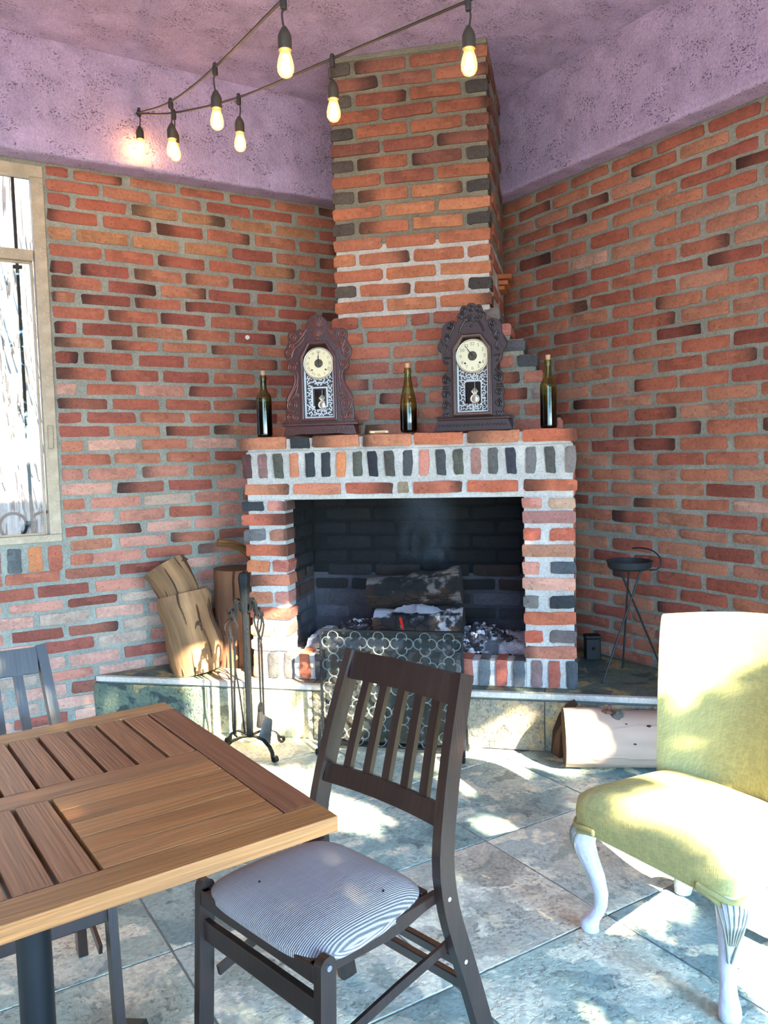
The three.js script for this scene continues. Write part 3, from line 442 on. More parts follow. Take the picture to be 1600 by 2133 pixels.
  mesh('front_stretcher', box(0.384, 0.046, 0.016, [0, 0.335, 0.146]), mDark, t);
  mesh('rear_stretcher', box(2 * hw(0.27), 0.03, 0.014, [0, 0.27, zAt(0.27) + 0.006], [0.35, 0, 0]), mDark, t); mesh('rear_stretcher', box(2 * hw(0.2), 0.036, 0.014, [0, 0.205, zAt(0.205)], [0.35, 0, 0]), mDark, t);
  return t;
}
const mNail = std({ name: 'nickel', color: 0xb8bcc0, metalness: 0.9, roughness: 0.35 }), mCap = std({ name: 'ivory_plastic', color: 0xe6e2d8, roughness: 0.5 });
{
  const c = foldingChair('dark folding chair with ribbed grey seat at the table corner nearest the fireplace');
  c.position.set(0.235, 0, 2.094); c.rotation.y = -0.567;
  const c2 = dup(c, 'dark folding chair beyond the table, its slatted back toward the left wall'); c2.rotation.y = TURN; { const e1 = [Math.sin(TURN), Math.cos(TURN)], x = [Math.cos(TURN), -Math.sin(TURN)]; const o = 0.06, lat = 0.02; c2.position.set(TABLE[0] - e1[0] * (0.3925 + o) + x[0] * lat, 0, TABLE[2] - e1[1] * (0.3925 + o) + x[1] * lat); }
  const c3 = dup(c, 'reddish wooden folding chair at the near table edge, only its post tip showing');
  const mRed = phys({ name: 'red_stained_wood', color: 0x8a4a30, map: woodTex, roughness: 0.4 }); c3.traverse((o) => { if (o.isMesh && o.material === mDark) o.material = mRed; });
  c3.rotation.y = TURN + PI; c3.position.set(0.31, 0, 2.99);
}
// ---------------------------------------------------------------- low upholstered chair
{
  const t = tag(group('slipper_chair', [1.084, 0, 1.441], -PI / 4), 'low lime-green upholstered chair with white carved cabriole legs', 'armless chair');
  const weave = dataTex(256, 256, (u, v) => { const k = 0.9 + 0.14 * (fbm(u, v, 80, 14, 371, 2) - 0.5) + 0.14 * (fbm(u, v, 14, 80, 373, 2) - 0.5) + 0.05 * (fbm(u, v, 5, 5, 375, 3) - 0.5); return [k, k, k * 0.97]; }, true, 0.12), wb = dataTex(256, 256, (u, v) => 0.5 + 0.35 * (fbm(u, v, 80, 16, 371, 2) - 0.5) + 0.35 * (fbm(u, v, 16, 80, 373, 2) - 0.5), false, 0.12);
  const mG = phys({ name: 'lime_linen', color: 0xbcb476, map: weave, bumpMap: wb, bumpScale: 0.0009, roughness: 0.9, sheen: 0.25, sheenRoughness: 0.5, sheenColor: new THREE.Color(0xe8e4b0) }), mW = phys({ name: 'white_enamel', color: 0xd9d4dc, map: dustTex, roughness: 0.35, clearcoat: 0.3 }), mC = std({ name: 'grey_gilding', color: 0x8d8a78, roughness: 0.6 });
  const pad = (f, nu = 40, nv = 28) => { const g = surf(f, nu, nv), p = g.attributes.position, uv = g.attributes.uv; for (let i = 0; i < p.count; i++) uv.setXY(i, p.getX(i), p.getY(i) + p.getZ(i)); return g; };
  // seat: a padded block, wider in front, crowned on top
  const sup = (a, p) => [Math.sign(Math.cos(a)) * Math.pow(Math.abs(Math.cos(a)), p), Math.sign(Math.sin(a)) * Math.pow(Math.abs(Math.sin(a)), p)];
  const seatAt = (u, v) => { const a = -u * 2 * PI, [cx, cz] = sup(a, 0.28), r = v < 0.62 ? v / 0.62 : 1, z = 0.04 + cz * 0.185 * r, hwid = mix(0.205, 0.262, (z + 0.145) / 0.37), drop = v < 0.62 ? Math.pow(r, 8) * 0.032 + r * r * 0.018 : 0.053 + (v - 0.62) / 0.38 * 0.075, bul = v >= 0.62 ? 1 + 0.02 * Math.sin((v - 0.62) / 0.38 * PI) : 1; return [cx * hwid * r * bul, 0.428 - drop, 0.04 + (z - 0.04) * bul]; };
  mesh('seat', pad(seatAt, 96, 26), mG, t);
  mesh('seat_underside', boxUV(extrude(shapeOf([[-0.25, -0.2], [0.25, -0.2], [0.2, 0.14], [-0.2, 0.14]]), 0.02).rotateX(-PI / 2).translate(0, 0.292, 0)), std({ name: 'black_lining', color: 0x24221f }), t);
  // back: a leaning, flaring, slightly hollow panel
  const backAt = (u, v, s) => { const x = (u * 2 - 1), y = mix(0.33, 0.835, v) , hwid = mix(0.185, 0.3, Math.pow(v, 0.9)), lean = mix(-0.13, -0.375, v), e = Math.pow(Math.abs(x), 8), top = Math.pow(v, 14); return [x * hwid, y - 0.02 * x * x * v, lean + s * 0.034 * (1 - 0.55 * e) * (1 - 0.5 * top) + mix(0.06, 0.15, v) * x * x]; };
  const front = pad((u, v) => backAt(u, v, 1), 36, 30), rear = pad((u, v) => backAt(1 - u, v, -1), 36, 30);
  const rim = (side) => surf((u, v) => { const f = side === 'l' ? backAt(0, 1 - v, 1) : side === 'r' ? backAt(1, v, 1) : side === 't' ? backAt(1 - v, 1, 1) : backAt(v, 0, 1), b = side === 'l' ? backAt(0, 1 - v, -1) : side === 'r' ? backAt(1, v, -1) : side === 't' ? backAt(1 - v, 1, -1) : backAt(v, 0, -1), k = Math.sin(u * PI) * 0.006; return [mix(b[0], f[0], u) + (side === 'l' ? -k : side === 'r' ? k : 0), mix(b[1], f[1], u) + (side === 't' ? k : 0), mix(b[2], f[2], u)]; }, 6, 30);
  mesh('backrest', [front, rear, rim('l'), rim('r'), rim('t'), rim('b')], mG, t);
  const pipe = []; for (let i = 0; i <= 14; i++) pipe.push(backAt(0, i / 14, 1)); for (let i = 1; i <= 18; i++) pipe.push(backAt(i / 18, 1, 1)); for (let i = 1; i <= 14; i++) pipe.push(backAt(1, 1 - i / 14, 1));
  const pipe2 = []; for (let i = 0; i <= 14; i++) pipe2.push(backAt(0, i / 14, -0.7)); mesh('piping', [tube(pipe2.map(([x, y, z]) => [x - 0.003, y, z]), 0.0035, 60, 6), tube(pipe2.map(([x, y, z]) => [-x + 0.003, y, z]), 0.0035, 60, 6)], mG, t);
  // welts dip over the front legs
  for (const s of [-1, 1]) for (const k of [0, 1]) { const p = []; for (let i = 0; i <= 16; i++) { const w = i / 8 - 1, a = PI / 4 + w * 0.62, [cx, cz] = sup(a, 0.28), z = 0.04 + cz * 0.19, hwid = mix(0.205, 0.262, (z + 0.145) / 0.37) * 1.022; p.push([s * cx * hwid, 0.316 - (0.012 + k * 0.014) * Math.pow(Math.cos(w * 1.35), 1.5) - k * 0.004, z]); } mesh('corner_welt', tube(p, 0.0072, 48, 8), mG, t); }
  const cab = (s, f, name) => {
    const D = f > 0 ? [s * 0.707, 0.707] : [s * 0.4, -0.9], bx = f > 0 ? s * 0.207 : s * 0.19, bz = f > 0 ? 0.175 : -0.17;
    const pr = [[0.315, 0.012, 0.034], [0.285, 0.028, 0.036], [0.255, 0.031, 0.033], [0.21, 0.016, 0.027], [0.16, -0.004, 0.023], [0.11, -0.016, 0.02], [0.075, -0.014, 0.019], [0.05, -0.002, 0.021], [0.034, 0.012, 0.025], [0.016, 0.016, 0.026], [0.004, 0.012, 0.024], [0, 0.012, 0.001]];
    const g = surf((u, v) => { const q = v * (pr.length - 1), i = Math.min(pr.length - 2, Math.floor(q)), k = q - i, w = [0, 1, 2].map((c) => mix(pr[i][c], pr[i + 1][c], k)), a = u * 2 * PI; return [bx + D[0] * w[1] + Math.cos(a) * w[2], w[0], bz + D[1] * w[1] + Math.sin(a) * w[2]]; }, 20, 44, true);
    const l = mesh(name, g, mW, t);
    if (f > 0) { const on = (v, o) => { const q = v * (pr.length - 1), i = Math.min(pr.length - 2, Math.floor(q)), k = q - i, w = [0, 1, 2].map((c) => mix(pr[i][c], pr[i + 1][c], k)), a = Math.atan2(D[1], D[0]) + o; return [bx + D[0] * w[1] + Math.cos(a) * (w[2] + 0.0006), w[0], bz + D[1] * w[1] + Math.sin(a) * (w[2] + 0.0006)]; };
      mesh('carved_leaf', [-1.25, -0.8, -0.4, 0, 0.4, 0.8, 1.25].map((o) => tube([0.02, 0.1, 0.2, 0.3, 0.4].slice(0, Math.abs(o) > 1 ? 5 : 4).map((v, i) => on(v, o * (1 - i / 4.6))), Math.abs(o) > 1 ? 0.0034 : 0.0022, 24, 6)), mC, l); }
    return l;
  };
  for (const s of [-1, 1]) { cab(s, 1, 'front_leg'); cab(s, -1, 'rear_leg'); }
}

// ---------------------------------------------------------------- firewood
const barkTex = dataTex(256, 512, (u, v) => { const w = fbm(u, v, 3, 2, 401, 2) * 0.1, g = fbm(u + w, v, 26, 2, 403, 4), d = fbm(u, v, 7, 5, 405, 4), k = 0.62 + 0.5 * g + 0.3 * (d - 0.5), cr = sstep(0.3, 0.24, fbm(u + w, v, 34, 3, 407, 3)); return [k - 0.4 * cr, k * 0.95 - 0.4 * cr, k * 0.88 - 0.38 * cr]; }, true, 1, 1);
const barkBump = dataTex(256, 512, (u, v) => { const w = fbm(u, v, 3, 2, 401, 2) * 0.1; return 0.2 + 0.6 * fbm(u + w, v, 26, 2, 403, 4) - 0.4 * sstep(0.3, 0.24, fbm(u + w, v, 34, 3, 407, 3)); }, false, 1, 1);
const ringTex = canvasTex(256, 256, (c, w) => { c.fillStyle = '#b9a07c'; c.fillRect(0, 0, w, w); for (let r = 128; r > 2; r -= 4) { c.strokeStyle = r % 8 ? 'rgba(105,80,52,.35)' : 'rgba(80,58,36,.45)'; c.lineWidth = 1.3; c.beginPath(); for (let a = 0; a <= 64; a++) { const t = a / 64 * 2 * PI, q = r * (1 + 0.05 * Math.sin(3 * t + r * 0.02) + 0.03 * Math.sin(5 * t)); c.lineTo(128 + q * Math.cos(t), 128 + q * Math.sin(t)); } c.stroke(); } for (let k = 0; k < 7; k++) { const a = k * 0.93; c.strokeStyle = 'rgba(50,36,24,.55)'; c.lineWidth = 1.6; c.beginPath(); c.moveTo(128, 128); c.lineTo(128 + 120 * Math.cos(a), 128 + 120 * Math.sin(a)); c.stroke(); } });
const wood = (name, c, e = {}) => std({ name, color: c, map: barkTex, bumpMap: barkBump, bumpScale: 0.014, roughness: 0.9, ...e });
// a billet lying or standing along path points [x, y, z, rx, rz]; lumps are [angle, t, size, spread]
function billet(parent, name, path, mat, capMat, s, rough = 0.05, lumps = [], nu = 48, nv = 28) {
  const ax = curve(path.map((p) => p.slice(0, 3)), false), n = path.length, P = [], fr = ax.computeFrenetFrames(nv, false), nz = (a, t) => { const u = a / (2 * PI); return (fbm(u, t * 0.9, 5, 3, s, 3) - 0.5) * 2 * rough + (fbm(u, t * 0.9, 16, 3, s + 3, 2) - 0.5) * rough; };
  const up = Math.abs(path.at(-1)[1] - path[0][1]) > 0.6 * Math.hypot(path.at(-1)[0] - path[0][0], path.at(-1)[2] - path[0][2]), E1 = up ? V3(1, 0, 0) : V3(0, 1, 0);
  const ringAt = (t) => { const c = ax.getPoint(t), T = ax.getTangent(t), a1 = E1.clone().addScaledVector(T, -E1.dot(T)).normalize(), a2 = T.clone().cross(a1), q = t * (n - 1), i = Math.min(n - 2, Math.floor(q)), k = q - i, r1 = mix(path[i][3], path[i + 1][3], k), r2 = mix(path[i][4] ?? path[i][3], path[i + 1][4] ?? path[i + 1][3], k); return { c, a1, a2, r1, r2 }; };
  const at = (a, t, f = 1) => { const { c, a1, a2, r1, r2 } = ringAt(t); let k = 1 + nz(a, t); for (const [la, lt, ls, sp] of lumps) { let da = Math.abs(a - la); da = Math.min(da, 2 * PI - da); k += ls * Math.exp(-((da * 0.9) ** 2 + ((t - lt) * 2.2) ** 2) / (sp * sp)); } return c.clone().addScaledVector(a1, Math.cos(a) * r1 * k * f).addScaledVector(a2, Math.sin(a) * r2 * k * f); };
  const len = ax.getLength(), body = surf((u, v) => at((1 - u) * 2 * PI, v).toArray(), nu, nv, true), uv = body.attributes.uv; for (let i = 0; i < uv.count; i++) uv.setXY(i, uv.getX(i) * Math.max(1, Math.round(path[0][3] * 8)), uv.getY(i) * len * 1.3);
  const m = mesh(name, body, mat, parent);
  for (const e of [0, 1]) { const f = surf((u, v) => { const p = at((e ? 1 - u : u) * 2 * PI, e, Math.max(v, 0.001)); return p.toArray(); }, nu, 8), q = f.attributes.uv; for (let i = 0; i < q.count; i++) { const a = q.getX(i) * 2 * PI, r = q.getY(i) * 0.5; q.setXY(i, 0.5 + r * Math.cos(a), 0.5 + r * Math.sin(a)); } mesh('cut_face', f, capMat, parent); }
  return m;
}
const peelTex = dataTex(256, 512, (u, v) => { const k = 0.86 + 0.16 * fbm(u, v, 18, 2, 421, 3) + 0.1 * (fbm(u, v, 4, 3, 423, 3) - 0.5), st = sstep(0.68, 0.8, fbm(u, v, 40, 5, 425, 3)) * sstep(0.5, 0.65, fbm(u, v, 3, 2, 427, 2)); return [k - 0.3 * st, k * 0.98 - 0.32 * st, k * 0.96 - 0.34 * st]; }, true, 1, 1);
const mCut = std({ name: 'sawn_end', color: 0xb9ab92, map: ringTex, roughness: 0.9 }), mCutDark = std({ name: 'old_sawn_end', color: 0x8d7a62, map: ringTex, roughness: 0.95 });
{
  const t = tag(group('log_stump', [-1.105, 0.258, -0.085]), 'tall gnarled debarked stump standing on the left of the hearth bench', 'log'), m = wood('weathered_wood', 0xb08c66);
  billet(t, 'trunk', [[0.01, 0, 0, 0.118], [0.0, 0.06, 0, 0.122], [-0.005, 0.15, 0.005, 0.126], [-0.02, 0.25, 0.01, 0.122], [-0.04, 0.33, 0.005, 0.128], [-0.055, 0.392, 0, 0.124]], m, mCut, 511, 0.06, [[0.1, 0.35, 0.22, 0.5], [2.9, 0.92, 0.16, 0.35], [1.7, 0.8, 0.1, 0.4], [0.3, 0.9, 0.12, 0.3]]);
  const k = mesh('knot_hollow', new THREE.TorusGeometry(0.02, 0.008, 8, 16).scale(0.7, 1.5, 0.6), wood('knot', 0x6b5a42), t); k.position.set(0.075, 0.235, 0.092); k.rotation.y = 0.7;
  const u = tag(group('log_stump', [-1.195, 0.632, -0.085]), 'short sawn stump balanced askew on top of the tall gnarled stump', 'log');
  const short = billet(u, 'trunk', [[0.03, 0, 0, 0.098], [0.015, 0.06, 0, 0.104], [-0.012, 0.12, 0, 0.108], [-0.032, 0.165, 0, 0.112]], wood('greyed_wood', 0xa07d5a), mCut, 523, 0.04, [[2.9, 0.95, 0.12, 0.3]]);
  short.userData.label = 'split grey-brown sides';
  u.rotation.z = 0.13;
  const c = tag(mesh('bark_chip', surf((a, b) => { const x = (a - 0.5) * 0.15, z = (b - 0.5) * 0.075, e = Math.max(Math.abs(a - 0.5), Math.abs(b - 0.5)) * 2; return [x * (1 - 0.3 * Math.abs(b - 0.5)), (0.012 + 0.014 * fbm(a * 0.9, b * 0.9, 6, 4, 533, 3)) * (1 - Math.pow(e, 4)), z]; }, 16, 10), wood('dark_bark', 0x6a4a36)), 'curved flake of reddish bark lying on the short askew stump', 'bark flake');
  c.position.set(-1.2, 0.81, -0.1); c.rotation.z = 0.14;
  const d = tag(group('log_stump', [-0.945, 0.258, -0.262]), 'straight reddish-brown stump in the shadow between the gnarled stump and the fireplace', 'log');
  billet(d, 'trunk', [[0, 0, 0, 0.112], [0, 0.17, 0, 0.11], [0.004, 0.34, 0, 0.11], [0.006, 0.5, 0.002, 0.112]], wood('red_brown_wood', 0x8a6145), mCutDark, 541, 0.03);
}
{
  const t = tag(group('branch'), 'bent branch with a sawn yellow tip poking out behind the left fireplace pier', 'branch');
  billet(t, 'limb', [[-1.02, 0.895, -0.235, 0.022], [-0.96, 0.878, -0.28, 0.02], [-0.9, 0.83, -0.34, 0.022], [-0.855, 0.7, -0.42, 0.024], [-0.85, 0.45, -0.48, 0.026], [-0.85, 0.262, -0.5, 0.028]], wood('brown_branch', 0x9a6f3c), std({ name: 'yellow_cut', color: 0xd0a862, map: ringTex, roughness: 0.8 }), 551, 0.05, [], 16, 24);
}
{
  const t = tag(group('fallen_log', [0, 0, 0]), 'thick pale peeled log lying on the floor tiles against the hearth bench', 'log'), m = wood('peeled_wood', 0xbb9f8a, { bumpScale: 0.004, map: peelTex });
  billet(t, 'trunk', [[0.722, 0.12, 0.222, 0.118, 0.118], [0.86, 0.122, 0.208, 0.12, 0.122], [1.0, 0.118, 0.192, 0.114, 0.117], [1.2, 0.118, 0.162, 0.116, 0.115], [1.36, 0.12, 0.14, 0.118, 0.112]], m, mCutDark, 561, 0.035, [[0.25, 0.1, 0.12, 0.35]]);
  const b = mesh('gall', new THREE.IcosahedronGeometry(0.026, 2), std({ name: 'lichen_gall', color: 0x8f897a, bumpMap: grainBump, bumpScale: 0.02, roughness: 1 }), t); { const p = b.geometry.attributes.position; for (let i = 0; i < p.count; i++) { const k = 1 + 0.5 * (hash(Math.round(p.getX(i) * 300), Math.round(p.getY(i) * 300), Math.round(p.getZ(i) * 300)) - 0.5); p.setXYZ(i, p.getX(i) * k, p.getY(i) * k * 0.8, p.getZ(i) * k); } b.geometry.computeVertexNormals(); } b.position.set(0.94, 0.235, 0.245);
  mesh('torn_socket', new THREE.SphereGeometry(0.024, 12, 8).scale(1.3, 0.5, 0.7), wood('torn_red_wood', 0x9a6a58), t).position.set(0.9, 0.238, 0.235);
  mesh('gall', new THREE.SphereGeometry(0.012, 10, 8).scale(0.8, 1.1, 0.8), wood('torn_red_wood', 0xa4746a), t).position.set(0.908, 0.256, 0.225);
  const mk = wood('dark_knot', 0x5a4436); for (const [x, y, r] of [[0.83, 0.19, 0.005], [0.9, 0.165, 0.008], [1.0, 0.135, 0.009], [0.97, 0.205, 0.006], [1.06, 0.2, 0.007], [0.87, 0.12, 0.004]]) { const k = mesh('knot', new THREE.SphereGeometry(r, 8, 6).scale(1.4, 0.7, 0.5), mk, t); const cz = 0.222 - (x - 0.722) * 0.12; k.position.set(x, y, cz + Math.sqrt(Math.max(0, 0.119 ** 2 - (y - 0.12) ** 2)) - 0.001); }
  const q = tag(group('bark_splinter', [0.69, 0, 0.12]), 'dark jagged splinter of bark leaning between the pale log and the bench', 'bark');
  mesh('bark_strip', bar([[0.0, 0.002, 0.0], [0.005, 0.1, -0.004], [0.03, 0.17, -0.012], [0.06, 0.215, -0.02], [0.085, 0.235, -0.025]], 0.07, 0.016, [0.3, -0.4, 0.6], false, (k) => 1 - 0.6 * k), wood('old_bark', 0x5a4335), q);
}
// ---------------------------------------------------------------- the fire: charred logs on a bed of ash
{
  const cells = (u, v, n, m, s) => { let a = 9, b = 9; const X = Math.floor(u * n), Y = Math.floor(v * m); for (let j = -1; j < 2; j++) for (let i = -1; i < 2; i++) { const cx = ((X + i) % n + n) % n, cy = ((Y + j) % m + m) % m, dx = X + i + hash(cx, cy, s) - u * n, dy = Y + j + hash(cx, cy, s + 1) - v * m, d = Math.hypot(dx, dy); if (d < a) { b = a; a = d; } else if (d < b) b = d; } return b - a; };
  const charTex = dataTex(256, 512, (u, v) => { const cr = cells(u, v, 12, 14, 601) < 0.1, a = sstep(0.48, 0.62, fbm(u, v, 9, 12, 605, 5)), b = sstep(0.55, 0.7, fbm(u, v, 3, 3, 607, 3)); let c = mix3([0.13, 0.12, 0.12], [0.36, 0.24, 0.15], b * 0.8); if (cr) c = [c[0] * 0.4, c[1] * 0.4, c[2] * 0.4]; return mix3(c, [0.72, 0.72, 0.74], a * 0.75); }, true, 1, 1);
  const mChar = std({ name: 'charred_wood', map: charTex, bumpMap: barkBump, bumpScale: 0.012, roughness: 0.95 }), mChar2 = std({ name: 'scorched_wood', color: 0x9a8f86, map: charTex, bumpMap: barkBump, bumpScale: 0.02, roughness: 0.95 }), mBurn = std({ name: 'burnt_end', color: 0x3a2a20, map: ringTex, roughness: 0.95 });
  const lo = tag(group('burning_log'), 'lower charred log in the fireplace with white ash and a glowing crack', 'log');
  billet(lo, 'trunk', [[-0.195, 0.475, -0.27, 0.082, 0.09], [-0.03, 0.475, -0.272, 0.086, 0.095], [0.12, 0.478, -0.275, 0.088, 0.093], [0.245, 0.482, -0.28, 0.084, 0.09]], mChar, mBurn, 611, 0.09, [[1.6, 0.3, 0.12, 0.3]]);
  const em = mesh('ember_crack', bar([[-0.056, 0.53, -0.186], [-0.046, 0.506, -0.174], [-0.04, 0.482, -0.168], [-0.03, 0.458, -0.17]], 0.01, 0.008, [1, 0, 0.3]), std({ name: 'ember', color: 0x2a0a06, emissive: 0xff2a18, emissiveIntensity: 0.16, roughness: 0.9 }), lo); em.userData.label = 'dull red glowing ember crack';
  const hi = tag(group('burning_log'), 'upper half-burnt log lying across the lower log in the fireplace', 'log');
  billet(hi, 'trunk', [[-0.235, 0.632, -0.31, 0.078, 0.085], [-0.07, 0.638, -0.312, 0.084, 0.088], [0.08, 0.655, -0.316, 0.088, 0.09], [0.23, 0.668, -0.32, 0.09, 0.088]], mChar2, mBurn, 617, 0.08, [[0.2, 0.55, 0.2, 0.18], [0.1, 0.95, 0.14, 0.2]]);
  // ash: grey-white powder with black cinders
  const H = (x, z) => 0.386 + 0.035 * fbm(x + 3.1, z + 2.2, 4, 4, 621, 4) + 0.07 * Math.exp(-((x + 0.0) ** 2) / 0.06 - ((z + 0.36) ** 2) / 0.012) + 0.05 * Math.exp(-((x + 0.3) ** 2) / 0.03 - ((z + 0.3) ** 2) / 0.012) + 0.045 * Math.exp(-((x - 0.33) ** 2) / 0.02 - ((z + 0.3) ** 2) / 0.012) - 0.03 * sstep(-0.2, -0.13, z);
  const g = surf((u, v) => { const x = mix(-0.53, 0.57, u), z = mix(-0.125, -0.515, v); return [x, H(x, z) + 0.012 * (hash(Math.round(u * 110), Math.round(v * 44), 5) - 0.5), z]; }, 110, 44), p = g.attributes.position, col = [];
  for (let i = 0; i < p.count; i++) { const x = p.getX(i), z = p.getZ(i), n = fbm(x * 0.8 + 2, z * 0.8 + 2, 8, 8, 631, 4), c = mix3([0.34, 0.34, 0.37], [0.66, 0.66, 0.7], sstep(0.42, 0.6, n)); col.push(...mix3(c, [0.03, 0.03, 0.035], sstep(0.5, 0.6, fbm(x * 0.9 + 4, z * 0.9 + 4, 14, 14, 637, 3)) * 0.9)); }
  g.setAttribute('color', new THREE.Float32BufferAttribute(col, 3));
  const ash = tag(mesh('ash_bed', g, std({ name: 'ash', vertexColors: true, bumpMap: mortarBump, bumpScale: 0.006, roughness: 1 })), 'drifts of grey and white ash covering the floor of the fireplace', 'ash'); ash.userData.kind = 'stuff';
  seed(641);
  const coal = new THREE.DodecahedronGeometry(0.016, 0), inst = shadows(new THREE.InstancedMesh(coal, std({ name: 'cinder', color: 0xffffff, roughness: 0.8 }), 520)); inst.name = 'cinders'; scene.add(inst);
  const lob = [[-0.32, -0.3, 0.12, 0.1], [0.36, -0.26, 0.13, 0.09], [0.02, -0.2, 0.2, 0.05], [-0.25, -0.22, 0.14, 0.05], [0.25, -0.17, 0.12, 0.04]], dummy = new THREE.Object3D(), cc = new THREE.Color();
  for (let i = 0; i < 520; i++) { const [lx, lz, sx, sz] = pick(lob), x = clamp(lx + sx * (rnd() + rnd() - 1), -0.52, 0.56), z = clamp(lz + sz * (rnd() + rnd() - 1), -0.5, -0.14); dummy.position.set(x, H(x, z) + rr(0, 0.012), z); dummy.rotation.set(rnd() * 6, rnd() * 6, rnd() * 6); dummy.scale.set(rr(0.4, 1.4), rr(0.3, 0.9), rr(0.4, 1.3)); dummy.updateMatrix(); inst.setMatrixAt(i, dummy.matrix); const k = rnd(); cc.setRGB(...(k < 0.62 ? [0.018, 0.018, 0.022] : k < 0.85 ? [0.12, 0.11, 0.12] : [0.5, 0.5, 0.53])); inst.setColorAt(i, cc); }
  tag(inst, 'loose black cinders and flakes scattered over the fireplace ash', 'cinders'); inst.userData.kind = 'stuff';
  const heap = tag(mesh('ash_heap', surf((u, v) => { const a = u * 2 * PI, e = 1 + 0.5 * (fbm(u, 0.3, 9, 3, 655, 3) - 0.5), r = v * e, x = Math.cos(a) * r * 0.13, z = Math.sin(a) * r * 0.05, n = fbm(0.5 + x * 1.6, 0.5 + z * 1.6, 22, 22, 651, 3); return [x, Math.max(-0.012, 0.03 * (1 - v * v) + 0.03 * (n - 0.5) - 0.012 * v), -z]; }, 64, 22, true), std({ name: 'white_ash', color: 0xa9a9b0, bumpMap: mortarBump, bumpScale: 0.01, roughness: 1 })), 'heap of fluffy white ash on the lower burning log', 'ash'); heap.position.set(0.03, 0.566, -0.225); heap.userData.kind = 'stuff';
}
